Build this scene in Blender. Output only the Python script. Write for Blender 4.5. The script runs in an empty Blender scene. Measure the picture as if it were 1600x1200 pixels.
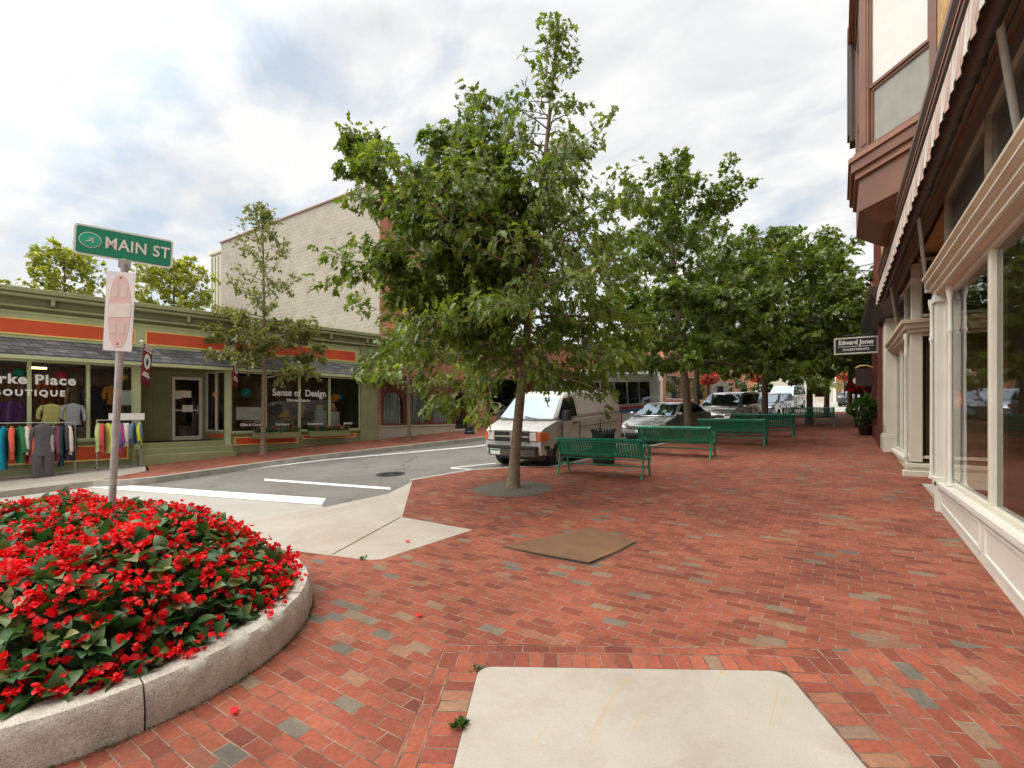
import bpy, bmesh, math, random
import numpy as np
from mathutils import Vector, Matrix
R = math.radians
scene = bpy.context.scene
COL = scene.collection
SLOPE = .052
def gz(x, y):
    if y < -20: return -20*SLOPE
    if y < 60: return SLOPE*y
    return 60*SLOPE + .004*(y-60)
PITCH = math.atan(SLOPE)

# ------------------------------------------------------------------ mesh builder
class MB:
    def __init__(s): s.v = []; s.f = []; s.m = []; s.uv = []
    def add(s, vs, fs, mi=0, M=None):
        o = len(s.v)
        for p in vs:
            p = Vector(p)
            if M is not None: p = M @ p
            s.v.append((p.x, p.y, p.z))
        for f in fs:
            s.f.append([i+o for i in f]); s.m.append(mi)
        return s
    def box(s, x0, x1, y0, y1, z0, z1, mi=0, M=None):
        if x0 > x1: x0, x1 = x1, x0
        if y0 > y1: y0, y1 = y1, y0
        if z0 > z1: z0, z1 = z1, z0
        return s.add([(x0,y0,z0),(x1,y0,z0),(x1,y1,z0),(x0,y1,z0),(x0,y0,z1),(x1,y0,z1),(x1,y1,z1),(x0,y1,z1)],
              [(0,3,2,1),(4,5,6,7),(0,1,5,4),(1,2,6,5),(2,3,7,6),(3,0,4,7)], mi, M)
    def prism(s, poly, h0, h1, mi=0, M=None):        # poly in xy, extruded in z
        a = sum(poly[i][0]*poly[(i+1) % len(poly)][1]-poly[(i+1) % len(poly)][0]*poly[i][1] for i in range(len(poly)))
        if a < 0: poly = poly[::-1]
        n = len(poly)
        vs = [(p[0], p[1], h0) for p in poly]+[(p[0], p[1], h1) for p in poly]
        fs = [tuple(range(n-1, -1, -1)), tuple(range(n, 2*n))]+[(i, (i+1) % n, n+(i+1) % n, n+i) for i in range(n)]
        return s.add(vs, fs, mi, M)
    def tube(s, path, rad, n=8, mi=0, M=None, cap=True):
        path = [Vector(p) for p in path]
        rs = rad if isinstance(rad, (list, tuple)) else [rad]*len(path)
        vs = []; ref = None
        for i, p in enumerate(path):
            t = (path[min(i+1, len(path)-1)]-path[max(i-1, 0)])
            t = t.normalized() if t.length > 1e-9 else Vector((0, 0, 1))
            if ref is None:
                ref = Vector((1, 0, 0)) if abs(t.x) < .8 else Vector((0, 1, 0))
            u = (ref-t*ref.dot(t))
            u = u.normalized() if u.length > 1e-6 else t.orthogonal().normalized()
            ref = u; w = t.cross(u)
            for k in range(n):
                a = 2*math.pi*k/n
                vs.append(p+(u*math.cos(a)+w*math.sin(a))*rs[i])
        fs = []
        for i in range(len(path)-1):
            for k in range(n):
                k2 = (k+1) % n
                fs.append((i*n+k, i*n+k2, (i+1)*n+k2, (i+1)*n+k))
        if cap:
            fs.append(tuple(range(n-1, -1, -1))); o = (len(path)-1)*n; fs.append(tuple(range(o, o+n)))
        return s.add(vs, fs, mi, M)
    def lathe(s, prof, n=16, mi=0, M=None):          # prof: (r, z)
        vs = []; fs = []
        for r, z in prof:
            for k in range(n):
                a = 2*math.pi*k/n; vs.append((r*math.cos(a), r*math.sin(a), z))
        for i in range(len(prof)-1):
            for k in range(n):
                k2 = (k+1) % n; fs.append((i*n+k, i*n+k2, (i+1)*n+k2, (i+1)*n+k))
        if prof[0][0] > 1e-4: fs.append(tuple(range(n-1, -1, -1)))
        if prof[-1][0] > 1e-4: o = (len(prof)-1)*n; fs.append(tuple(range(o, o+n)))
        return s.add(vs, fs, mi, M)
    def ball(s, c, r, n=10, mi=0, sc=(1, 1, 1)):
        m = max(5, n//2+1); pr = [(max(1e-5, r*math.sin(math.pi*i/m)), -r*math.cos(math.pi*i/m)) for i in range(m+1)]
        return s.lathe(pr, n, mi, Matrix.Translation(c) @ Matrix.Diagonal((*sc, 1)))
    def build(s, name, mats, parent=None, smooth=0, bevel=0, seg=2, world=False, loc=None, uvs=None):
        me = bpy.data.meshes.new(name)
        vs = s.v
        if world and parent is not None:
            Mi = parent_matrix(parent).inverted()
            vs = [tuple(Mi @ Vector(p)) for p in vs]
        elif world and loc is not None:
            vs = [(p[0]-loc[0], p[1]-loc[1], p[2]-loc[2]) for p in vs]
        me.from_pydata(vs, [], s.f)
        if not isinstance(mats, (list, tuple)): mats = [mats]
        for m in mats: me.materials.append(m)
        if len(mats) > 1: me.polygons.foreach_set('material_index', s.m)
        if uvs is not None:
            l = me.uv_layers.new(name='UVMap')
            li = np.empty(len(me.loops), np.int32); me.loops.foreach_get('vertex_index', li)
            l.data.foreach_set('uv', np.asarray(uvs, np.float32)[li].ravel())
        if smooth:
            me.polygons.foreach_set('use_smooth', [True]*len(me.polygons)); me.set_sharp_from_angle(angle=R(smooth))
        me.update()
        o = bpy.data.objects.new(name, me); COL.objects.link(o)
        if parent is not None: o.parent = parent
        if loc is not None: o.location = loc
        if bevel:
            b = o.modifiers.new('bevel', 'BEVEL'); b.width = bevel; b.segments = seg; b.limit_method = 'ANGLE'; b.angle_limit = R(35)
            if smooth: b.harden_normals = False
        return o
def parent_matrix(p):
    M = Matrix.LocRotScale(p.location, p.rotation_euler, p.scale)
    return parent_matrix(p.parent) @ M if p.parent else M
def tag(o, label=None, cat=None, group=None, kind=None):
    if label: o['label'] = label
    if cat: o['category'] = cat
    if group: o['group'] = group
    if kind: o['kind'] = kind
    return o
def thing(name, label, cat, loc=(0, 0, 0), rz=0, group=None, rx=0):
    o = bpy.data.objects.new(name, None); COL.objects.link(o)
    o.empty_display_size = .2
    o.location = loc; o.rotation_euler = (rx, 0, rz)
    return tag(o, label, cat, group)
def dup(o, parent=None):
    c = o.copy(); COL.objects.link(c); c.parent = parent
    for ch in list(o.children): dup(ch, c)
    return c
def npmesh(name, V, F, mats, parent=None, loc=None, mi=None, attr=None, smooth=False):
    """V (n,3), F (m,k) with one k, fast"""
    me = bpy.data.meshes.new(name)
    k = F.shape[1]; m = F.shape[0]
    me.vertices.add(len(V)); me.vertices.foreach_set('co', np.asarray(V, np.float32).ravel())
    me.loops.add(m*k); me.loops.foreach_set('vertex_index', F.astype(np.int32).ravel())
    me.polygons.add(m); me.polygons.foreach_set('loop_start', np.arange(0, m*k, k, dtype=np.int32))
    if not isinstance(mats, (list, tuple)): mats = [mats]
    for q in mats: me.materials.append(q)
    if mi is not None: me.polygons.foreach_set('material_index', np.asarray(mi, np.int32))
    me.update(calc_edges=True)
    if attr is not None:
        a = me.attributes.new('tone', 'FLOAT', 'FACE'); a.data.foreach_set('value', np.asarray(attr, np.float32))
    if smooth: me.polygons.foreach_set('use_smooth', [True]*m)
    me.validate()
    o = bpy.data.objects.new(name, me); COL.objects.link(o)
    if parent is not None: o.parent = parent
    if loc is not None: o.location = loc
    return o

# ------------------------------------------------------------------ materials
def C(h):
    c = [int(h[i:i+2], 16)/255 for i in (0, 2, 4)]
    return tuple(x/12.92 if x <= .04045 else ((x+.055)/1.055)**2.4 for x in c)
def nt(name):
    m = bpy.data.materials.new(name); m.use_nodes = True
    t = m.node_tree; b = t.nodes['Principled BSDF']
    return m, t, b
def N(t, ty, **kw):
    n = t.nodes.new(ty)
    for k, v in kw.items(): setattr(n, k, v)
    return n
def mixc(t, fac, a, b, blend='MIX'):
    n = t.nodes.new('ShaderNodeMix'); n.data_type = 'RGBA'; n.blend_type = blend
    for s, v in ((0, fac), (6, a), (7, b)):
        if hasattr(v, 'links') or isinstance(v, bpy.types.NodeSocket): t.links.new(v, n.inputs[s])
        elif s == 0: n.inputs[0].default_value = v
        else: n.inputs[s].default_value = (*v[:3], 1)
    return n.outputs[2]
def noise(t, vec, scale, detail=4, rough=.55, dist=0):
    n = t.nodes.new('ShaderNodeTexNoise'); n.inputs['Scale'].default_value = scale
    n.inputs['Detail'].default_value = detail; n.inputs['Roughness'].default_value = rough; n.inputs['Distortion'].default_value = dist
    if vec is not None: t.links.new(vec, n.inputs['Vector'])
    return n.outputs[0]
def ramp(t, fac, stops, interp='LINEAR'):
    n = t.nodes.new('ShaderNodeValToRGB'); n.color_ramp.interpolation = interp
    e = n.color_ramp.elements
    while len(e) < len(stops): e.new(.5)
    for i, (p, c) in enumerate(stops):
        e[i].position = p; e[i].color = (*c[:3], 1) if isinstance(c, (tuple, list)) else (c, c, c, 1)
    t.links.new(fac, n.inputs[0]); return n.outputs[0]
def bump(t, b, h, strength=.3, dist=.01, prev=None):
    n = t.nodes.new('ShaderNodeBump'); n.inputs['Strength'].default_value = strength; n.inputs['Distance'].default_value = dist
    t.links.new(h, n.inputs['Height'])
    if prev is not None: t.links.new(prev, n.inputs['Normal'])
    if b is not None: t.links.new(n.outputs[0], b.inputs['Normal'])
    return n.outputs[0]
def objco(t): return N(t, 'ShaderNodeTexCoord').outputs['Object']
def mk(name, col, rough=.6, var=.14, scale=3, bmp=.0, bscale=60, metal=0, dirt=0, dirtcol=(.08, .07, .055), spec=.5, coat=0):
    m, t, b = nt(name)
    co = objco(t)
    nz = noise(t, co, scale, 5)
    lo = tuple(c*(1-var) for c in col); hi = tuple(min(1, c*(1+var)) for c in col)
    c = mixc(t, ramp(t, nz, [(.3, 0.), (.7, 1.)]), lo, hi)
    if dirt:
        d = noise(t, co, scale*.37+.5, 6, .65, .4)
        f = ramp(t, d, [(.48, 0.), (.75, dirt)])
        c = mixc(t, f, c, dirtcol)
    t.links.new(c, b.inputs['Base Color'])
    b.inputs['Roughness'].default_value = rough; b.inputs['Metallic'].default_value = metal
    b.inputs['Specular IOR Level'].default_value = spec
    if coat: b.inputs['Coat Weight'].default_value = coat; b.inputs['Coat Roughness'].default_value = .05
    r2 = N(t, 'ShaderNodeMapRange'); r2.inputs[3].default_value = max(0, rough-.12); r2.inputs[4].default_value = min(1, rough+.12)
    t.links.new(nz, r2.inputs[0]); t.links.new(r2.outputs[0], b.inputs['Roughness'])
    if bmp: bump(t, b, noise(t, co, bscale, 6, .65), bmp, .01)
    return m
def glassmat(name, tint, refl=.35, rough=.02, clear=.8):
    m, t, b = nt(name); out = t.nodes['Material Output']; t.nodes.remove(b)
    tr = N(t, 'ShaderNodeBsdfTransparent'); tr.inputs[0].default_value = (*tint, 1)
    gl = N(t, 'ShaderNodeBsdfGlossy'); gl.inputs['Roughness'].default_value = rough; gl.inputs[0].default_value = (.95, .97, 1, 1)
    lw = N(t, 'ShaderNodeLayerWeight'); lw.inputs[0].default_value = refl
    nz = noise(t, objco(t), 1.1, 2)
    bp = N(t, 'ShaderNodeBump'); bp.inputs['Strength'].default_value = .06; bp.inputs['Distance'].default_value = .05; t.links.new(nz, bp.inputs['Height'])
    t.links.new(bp.outputs[0], gl.inputs['Normal'])
    mx = N(t, 'ShaderNodeMixShader'); t.links.new(lw.outputs['Fresnel'], mx.inputs[0]); t.links.new(tr.outputs[0], mx.inputs[1]); t.links.new(gl.outputs[0], mx.inputs[2])
    t.links.new(mx.outputs[0], out.inputs[0])
    return m
def spots(t, vec, c, sc=2.6, col=(.1, .085, .075)):
    vo = N(t, 'ShaderNodeTexVoronoi'); vo.inputs['Scale'].default_value = sc; t.links.new(vec, vo.inputs['Vector'])
    sh = N(t, 'ShaderNodeSeparateColor'); t.links.new(vo.outputs['Color'], sh.inputs[0])
    sz = N(t, 'ShaderNodeMath', operation='MULTIPLY'); t.links.new(sh.outputs[0], sz.inputs[0]); sz.inputs[1].default_value = .055
    lt = N(t, 'ShaderNodeMath', operation='LESS_THAN'); t.links.new(vo.outputs['Distance'], lt.inputs[0]); t.links.new(sz.outputs[0], lt.inputs[1])
    gate = N(t, 'ShaderNodeMath', operation='GREATER_THAN'); t.links.new(sh.outputs[1], gate.inputs[0]); gate.inputs[1].default_value = .45
    f = N(t, 'ShaderNodeMath', operation='MULTIPLY'); t.links.new(lt.outputs[0], f.inputs[0]); t.links.new(gate.outputs[0], f.inputs[1])
    f2 = N(t, 'ShaderNodeMath', operation='MULTIPLY'); t.links.new(f.outputs[0], f2.inputs[0]); f2.inputs[1].default_value = .6
    return mixc(t, f2.outputs[0], c, col)
def brickmat(name, cols, mortar, bw, rh, ms=.006, uv=False, bmp=.5, dirt=.25, rough=.85):
    """cols: ramp stops over the per-brick random value"""
    m, t, b = nt(name)
    tc = N(t, 'ShaderNodeTexCoord')
    if uv: vec = tc.outputs['UV']
    else:
        sp = N(t, 'ShaderNodeSeparateXYZ'); t.links.new(tc.outputs['Object'], sp.inputs[0])
        ad = N(t, 'ShaderNodeMath', operation='ADD'); t.links.new(sp.outputs[0], ad.inputs[0]); t.links.new(sp.outputs[1], ad.inputs[1])
        cb = N(t, 'ShaderNodeCombineXYZ'); t.links.new(ad.outputs[0], cb.inputs[0]); t.links.new(sp.outputs[2], cb.inputs[1]); vec = cb.outputs[0]
    # small wobble so that courses are not ruler straight
    wn = N(t, 'ShaderNodeTexNoise'); wn.inputs['Scale'].default_value = 1.7; wn.inputs['Detail'].default_value = 3; t.links.new(vec, wn.inputs['Vector'])
    ws = N(t, 'ShaderNodeVectorMath', operation='MULTIPLY_ADD'); t.links.new(wn.outputs['Color'], ws.inputs[0])
    ws.inputs[1].default_value = (.035, .035, 0); t.links.new(vec, ws.inputs[2])
    br = N(t, 'ShaderNodeTexBrick'); t.links.new(ws.outputs[0] if uv else vec, br.inputs['Vector'])
    br.inputs['Color1'].default_value = (0, 0, 0, 1); br.inputs['Color2'].default_value = (1, 1, 1, 1); br.inputs['Mortar'].default_value = (.5, .5, .5, 1)
    br.inputs['Scale'].default_value = 1; br.inputs['Mortar Size'].default_value = ms; br.inputs['Mortar Smooth'].default_value = .35
    br.inputs['Brick Width'].default_value = bw; br.inputs['Row Height'].default_value = rh
    lf = noise(t, vec, .55, 3)
    mr = N(t, 'ShaderNodeMath', operation='MULTIPLY_ADD'); t.links.new(lf, mr.inputs[0]); mr.inputs[1].default_value = .34
    sub = N(t, 'ShaderNodeMath', operation='SUBTRACT'); t.links.new(br.outputs['Color'], sub.inputs[0]); sub.inputs[1].default_value = .17
    t.links.new(sub.outputs[0], mr.inputs[2])
    c = ramp(t, mr.outputs[0], cols)
    fine = noise(t, vec, 28, 6, .7)
    c = mixc(t, .55, c, ramp(t, fine, [(.3, .55), (.7, 1.4)]), 'MULTIPLY')
    big = noise(t, vec, .9, 6, .6, .5)
    c = mixc(t, dirt, c, ramp(t, big, [(.35, .45), (.65, 1.25)]), 'MULTIPLY')
    mn = noise(t, vec, 6, 4)
    if uv: c = spots(t, vec, c)
    c = mixc(t, br.outputs['Fac'], c, mixc(t, ramp(t, mn, [(.38, 0.), (.62, 1.)]), tuple(x*.3 for x in mortar), mortar))
    t.links.new(c, b.inputs['Base Color']); b.inputs['Roughness'].default_value = rough; b.inputs['Specular IOR Level'].default_value = .3
    inv = N(t, 'ShaderNodeMath', operation='SUBTRACT'); inv.inputs[0].default_value = 1; t.links.new(br.outputs['Fac'], inv.inputs[1])
    tone = N(t, 'ShaderNodeMath', operation='MULTIPLY_ADD'); t.links.new(br.outputs['Color'], tone.inputs[0]); tone.inputs[1].default_value = .35; t.links.new(inv.outputs[0], tone.inputs[2])
    p = bump(t, None, fine, .25, .006)
    if uv: p = bump(t, None, noise(t, vec, 1.1, 3), .5, .06, p)
    bump(t, b, tone.outputs[0], bmp, .012, p)
    return m
def leafmat(name, cols, trans=.42, rough=.38, spec=.5):
    m, t, b = nt(name); out = t.nodes['Material Output']
    at = N(t, 'ShaderNodeAttribute'); at.attribute_name = 'tone'
    c = ramp(t, at.outputs['Fac'], cols)
    nz = noise(t, objco(t), 2.2, 3)
    c = mixc(t, .5, c, ramp(t, nz, [(.3, .6), (.7, 1.35)]), 'MULTIPLY')
    t.links.new(c, b.inputs['Base Color']); b.inputs['Roughness'].default_value = rough; b.inputs['Specular IOR Level'].default_value = spec
    tl = N(t, 'ShaderNodeBsdfTranslucent'); t.links.new(mixc(t, 1., c, (1.25, 1.3, .5), 'MULTIPLY'), tl.inputs[0])
    mx = N(t, 'ShaderNodeMixShader'); mx.inputs[0].default_value = trans
    t.links.new(b.outputs[0], mx.inputs[1]); t.links.new(tl.outputs[0], mx.inputs[2]); t.links.new(mx.outputs[0], out.inputs[0])
    return m

M = {}
M['paver'] = brickmat('brick_paving', [(0, (.16, .043, .027)), (.22, (.222, .058, .034)), (.5, (.257, .069, .04)), (.76, (.29, .084, .047)), (.88, (.228, .07, .045)), (.935, (.245, .125, .074)), (.97, (.2, .145, .098)), (1, (.13, .11, .088))],
                     (.27, .2, .145), .205, .104, .0045, uv=True, bmp=.55, dirt=.5)
M['paver_b'] = brickmat('brick_border', [(0, (.19, .05, .034)), (.3, (.285, .074, .044)), (.6, (.335, .1, .056)), (.8, (.26, .08, .05)), (.9, (.29, .15, .085)), (1, (.18, .14, .105))],
                     (.22, .16, .12), .104, .212, .005, uv=True, bmp=.6, dirt=.4)
M['brickwall'] = brickmat('orange_brick', [(0, (.36, .12, .065)), (.4, (.5, .18, .09)), (.75, (.58, .23, .12)), (1, (.4, .14, .08))], (.4, .33, .27), .21, .075, .008, dirt=.35, bmp=.4)
M['brickyellow'] = brickmat('yellow_brick', [(0, (.55, .3, .11)), (.5, (.68, .4, .16)), (1, (.5, .26, .1))], (.55, .45, .3), .21, .075, .008, dirt=.3, bmp=.4)
M['brickwhite'] = brickmat('white_painted_brick', [(0, (.42, .38, .325)), (.5, (.47, .43, .375)), (1, (.44, .4, .345))], (.41, .37, .315), .42, .2, .008, dirt=.2, bmp=.12)
def asphaltmat():
    m, t, b = nt('asphalt'); co = objco(t)
    c = mixc(t, ramp(t, noise(t, co, 1.3, 5), [(.3, 0.), (.7, 1.)]), (.14, .133, .12), (.185, .176, .16))
    c = mixc(t, .4, c, ramp(t, noise(t, co, 70, 3, .7), [(.3, .5), (.7, 1.4)]), 'MULTIPLY')
    st = ramp(t, noise(t, co, .45, 6, .65, .5), [(.5, 0.), (.7, .55)]); c = mixc(t, st, c, (.1, .095, .085))
    ws = N(t, 'ShaderNodeVectorMath', operation='MULTIPLY_ADD'); nn = N(t, 'ShaderNodeTexNoise'); nn.inputs['Scale'].default_value = 1.4; nn.inputs['Detail'].default_value = 6
    t.links.new(co, nn.inputs['Vector']); t.links.new(nn.outputs['Color'], ws.inputs[0]); ws.inputs[1].default_value = (1.1, 1.1, 0); t.links.new(co, ws.inputs[2])
    vo = N(t, 'ShaderNodeTexVoronoi'); vo.feature = 'DISTANCE_TO_EDGE'; vo.inputs['Scale'].default_value = .33; t.links.new(ws.outputs[0], vo.inputs['Vector'])
    cr = ramp(t, vo.outputs['Distance'], [(.0, .75), (.006, .0)]); c = mixc(t, cr, c, (.035, .033, .03))
    t.links.new(c, b.inputs['Base Color']); b.inputs['Roughness'].default_value = .9
    bump(t, b, noise(t, co, 130, 5, .7), .6, .01); return m
M['asphalt'] = asphaltmat()
M['asphalt_l'] = mk('worn_asphalt', (.36, .34, .305), .9, .12, 1.1, .4, 120, dirt=.35, dirtcol=(.22, .21, .195))
M['earth'] = mk('earth', (.16, .15, .13), .95, .2, .2, .3, 10)
def concmat():
    m, t, b = nt('concrete'); co = objco(t)
    c = mixc(t, ramp(t, noise(t, co, 1.6, 6, .6), [(.3, 0.), (.7, 1.)]), (.36, .325, .275), (.42, .383, .328))
    c = mixc(t, .35, c, ramp(t, noise(t, co, 150, 3, .7), [(.3, .55), (.55, 1.), (.72, 1.25)]), 'MULTIPLY')
    st = ramp(t, noise(t, co, .8, 7, .7, .6), [(.46, 0.), (.7, .6)]); c = mixc(t, st, c, (.25, .205, .155))
    mp = N(t, 'ShaderNodeMapping'); mp.inputs['Rotation'].default_value = (0, 0, R(-20)); mp.inputs['Scale'].default_value = (26, 1.3, 1); t.links.new(co, mp.inputs[0])
    sc = ramp(t, noise(t, mp.outputs[0], 1., 2, .5), [(.66, 0.), (.72, .5)]); c = mixc(t, sc, c, (.42, .27, .13))
    c = spots(t, co, c, 3.1, (.16, .13, .1)); c = spots(t, co, c, 7.3, (.2, .165, .13))
    t.links.new(c, b.inputs['Base Color']); b.inputs['Roughness'].default_value = .88
    bump(t, b, noise(t, co, 110, 5, .7), .35, .008); return m
M['conc'] = concmat()
M['conc_d'] = mk('concrete_old', (.45, .405, .33), .9, .12, 1.2, .3, 70, dirt=.5, dirtcol=(.3, .26, .21))
M['kerb'] = mk('granite_kerb', (.36, .34, .3), .85, .15, 4, .4, 90, dirt=.4)
M['paint'] = mk('road_paint', (.78, .77, .74), .7, .06, 9, .2, 90, dirt=.65, dirtcol=(.33, .32, .3))
M['soil'] = mk('soil', (.07, .05, .035), .95, .35, 12, .8, 60)
M['mulch'] = mk('pebbled_soil', (.12, .105, .085), .95, .45, 22, 1, 45)
M['rust'] = mk('rusty_steel', (.15, .077, .037), .75, .25, 2.5, .3, 80, dirt=.6, dirtcol=(.085, .05, .028))
M['green'] = mk('sage_green_paint', (.285, .3, .15), .6, .12, 2, .05, 40, dirt=.2)
M['green_d'] = mk('dark_green_paint', (.21, .215, .11), .6, .15, 2, .05, 40, dirt=.2)
M['green_l'] = mk('pale_green_paint', (.46, .51, .28), .6, .1, 2, .05, 40, dirt=.15)
M['redp'] = mk('red_paint', (.62, .08, .022), .55, .1, 1.5, .03, 40, dirt=.12)
M['yellowp'] = mk('yellow_paint', (.78, .55, .16), .55, .08, 3)
M['shingle'] = brickmat('grey_shingle', [(0, (.11, .11, .115)), (.5, (.17, .17, .175)), (1, (.24, .235, .235))], (.07, .07, .07), .3, .11, .008, dirt=.5, bmp=.8)
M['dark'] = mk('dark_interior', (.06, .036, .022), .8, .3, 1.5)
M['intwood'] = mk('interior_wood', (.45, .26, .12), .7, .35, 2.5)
M['white'] = mk('white_paint', (.64, .625, .56), .5, .05, 2, .04, 40, dirt=.14, dirtcol=(.45, .4, .33))
M['cream'] = mk('cream_paint', (.64, .605, .5), .5, .06, 2, .05, 40, dirt=.2, dirtcol=(.4, .33, .25))
M['tan'] = mk('tan_paint', (.6, .51, .375), .55, .08, 2, .05, 40, dirt=.3, dirtcol=(.3, .2, .13))
M['brown'] = mk('brown_paint', (.19, .09, .056), .5, .14, 2, .05, 40, dirt=.25)
M['brown_l'] = mk('light_brown_paint', (.3, .14, .085), .5, .1, 2, .05, 40, dirt=.2)
M['cornice'] = mk('brown_cornice_paint', (.105, .06, .043), .5, .14, 2, .05, 40, dirt=.25)
M['brown_d'] = mk('dark_brown_paint', (.05, .028, .02), .5, .25, 3, .05, 40)
M['redbrown'] = mk('oxblood_paint', (.13, .028, .018), .45, .15, 3)
M['black'] = mk('black_metal', (.018, .018, .02), .45, .2, 6)
M['benchg'] = mk('green_enamel', (.01, .235, .135), .35, .14, 5, coat=.2)
M['bing'] = mk('dark_green_enamel', (.012, .03, .024), .4, .2, 5)
M['galv'] = mk('galvanised_steel', (.4, .4, .385), .55, .2, 9, .1, 60, metal=0, dirt=.35)
M['signgreen'] = mk('sign_green', (.0, .24, .13), .45, .06, 3)
M['signgreen_l'] = mk('sign_light_green', (.01, .42, .25), .45, .06, 3)
M['signwhite'] = mk('sign_white', (.8, .79, .77), .45, .03, 3)
M['faded'] = mk('faded_pink', (.74, .52, .49), .5, .06, 9)
M['fadedl'] = mk('faded_white', (.75, .7, .66), .5, .05, 9)
M['letter'] = mk('white_lettering', (.85, .85, .82), .5, .02, 3)
M['granite'] = None
M['glass'] = glassmat('shop_glass', (.8, .84, .82), .3)
M['glass_r'] = glassmat('display_glass', (.88, .9, .85), .44)
M['glass_d'] = glassmat('tinted_glass', (.5, .58, .55), .5)
M['glass_t'] = mk('frosted_transom_glass', (.15, .185, .175), .22, .25, 5, .35, 22, spec=.9, coat=.5)
M['bark'] = mk('bark', (.2, .155, .105), .9, .35, 14, .9, 40)
M['bark_d'] = mk('dark_bark', (.13, .1, .07), .9, .35, 14, .9, 40)
M['rubber'] = mk('rubber', (.02, .02, .02), .8, .2, 8)
M['rim'] = mk('steel_rim', (.35, .35, .35), .35, .15, 6, metal=.7)
M['trim'] = mk('black_trim', (.025, .024, .023), .5, .2, 6)
M['trimg'] = mk('grey_bumper', (.09, .075, .058), .55, .2, 3)
M['lampglass'] = mk('headlamp', (.7, .68, .62), .12, .1, 12, coat=1)
M['amber'] = mk('amber_lens', (.75, .13, .01), .2, .1, 8, coat=1)
M['redlens'] = mk('red_lens', (.5, .01, .01), .2, .1, 8, coat=1)
M['maroon'] = mk('maroon_cloth', (.2, .012, .028), .8, .12, 4)
def carglass():
    m, t, b = nt('car_glass'); out = t.nodes['Material Output']
    b.inputs['Base Color'].default_value = (.012, .016, .018, 1); b.inputs['Roughness'].default_value = .04
    gl = N(t, 'ShaderNodeBsdfGlossy'); gl.inputs['Roughness'].default_value = .03; gl.inputs[0].default_value = (.6, .74, .86, 1)
    lw = N(t, 'ShaderNodeLayerWeight'); lw.inputs[0].default_value = .55
    f = ramp(t, lw.outputs['Facing'], [(0., .08), (.9, .45)])
    mx = N(t, 'ShaderNodeMixShader'); t.links.new(f, mx.inputs[0]); t.links.new(b.outputs[0], mx.inputs[1]); t.links.new(gl.outputs[0], mx.inputs[2]); t.links.new(mx.outputs[0], out.inputs[0])
    return m
M['carglass'] = carglass()
def granite():
    m, t, b = nt('split_granite'); co = objco(t)
    n1 = noise(t, co, 120, 3, .7); n2 = noise(t, co, 9, 5, .6); n3 = noise(t, co, 2.2, 4)
    c = ramp(t, n1, [(.3, (.17, .155, .135)), (.45, (.45, .415, .355)), (.6, (.58, .54, .47)), (.75, (.72, .68, .6))])
    c = mixc(t, .6, c, ramp(t, n2, [(.3, .65), (.7, 1.2)]), 'MULTIPLY')
    f = ramp(t, n3, [(.58, 0.), (.75, .35)]); c = mixc(t, f, c, (.42, .3, .15))
    t.links.new(c, b.inputs['Base Color']); b.inputs['Roughness'].default_value = .85
    bump(t, b, noise(t, co, 26, 8, .7), .8, .02)
    return m
M['granite'] = granite()
M['oakleaf'] = leafmat('oak_leaf', [(0, (.06, .105, .022)), (.4, (.125, .185, .03)), (.75, (.2, .265, .04)), (.95, (.29, .33, .06)), (1, (.25, .2, .06))])
M['farleaf'] = leafmat('far_oak_leaf', [(0, (.065, .11, .024)), (.5, (.125, .185, .032)), (.85, (.2, .27, .045)), (1, (.17, .21, .05))])
M['lightleaf'] = leafmat('pale_leaf', [(0, (.12, .14, .045)), (.5, (.21, .23, .075)), (1, (.33, .31, .11))], .4)
M['yellowleaf'] = leafmat('yellow_green_leaf', [(0, (.22, .24, .03)), (.5, (.3, .33, .05)), (1, (.46, .45, .09))], .45)
M['bushleaf'] = leafmat('bush_leaf', [(0, (.03, .07, .015)), (.6, (.07, .14, .03)), (1, (.13, .22, .05))], .3)
M['begleaf'] = leafmat('begonia_leaf', [(0, (.02, .07, .025)), (.45, (.045, .12, .035)), (.7, (.11, .17, .05)), (.86, (.24, .22, .08)), (1, (.3, .14, .09))], .25, .42, .4)
M['petal'] = leafmat('red_petal', [(0, (.6, .004, .01)), (.5, (.8, .008, .018)), (.9, (.85, .03, .035)), (1, (.85, .12, .1))], .3, .5, .3)
M['mossleaf'] = leafmat('moss_leaf', [(0, (.06, .055, .025)), (.5, (.1, .1, .04)), (1, (.17, .15, .07))], .1, .7, .2)
M['pinkpetal'] = leafmat('pink_petal', [(0, (.5, .03, .12)), (1, (.7, .12, .16))], .3)
_cache = {}
def paint(col, rough=.5, var=.08, **kw):
    k = (tuple(col), rough, var, tuple(sorted(kw.items())))
    if k not in _cache: _cache[k] = mk('colour_%02d' % len(_cache), col, rough, var, **kw)
    return _cache[k]

def text(name, body, size, mat, parent, loc, rot=(R(90), 0, 0), ext=.004, off=0, align='CENTER', sx=1, shear=0, spacing=1):
    cu = bpy.data.curves.new('t', 'FONT'); cu.body = body; cu.size = size; cu.extrude = ext; cu.offset = off
    cu.align_x = align; cu.align_y = 'CENTER'; cu.shear = shear; cu.space_character = spacing; cu.resolution_u = 4
    to = bpy.data.objects.new('t', cu); COL.objects.link(to)
    bpy.context.view_layer.update()
    me = bpy.data.meshes.new_from_object(to.evaluated_get(bpy.context.evaluated_depsgraph_get()))
    bpy.data.objects.remove(to); bpy.data.curves.remove(cu)
    me.name = name; me.materials.clear(); me.materials.append(mat)
    o = bpy.data.objects.new(name, me); COL.objects.link(o); o.parent = parent; o.location = loc; o.rotation_euler = rot; o.scale = (sx, 1, 1)
    return o
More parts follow.
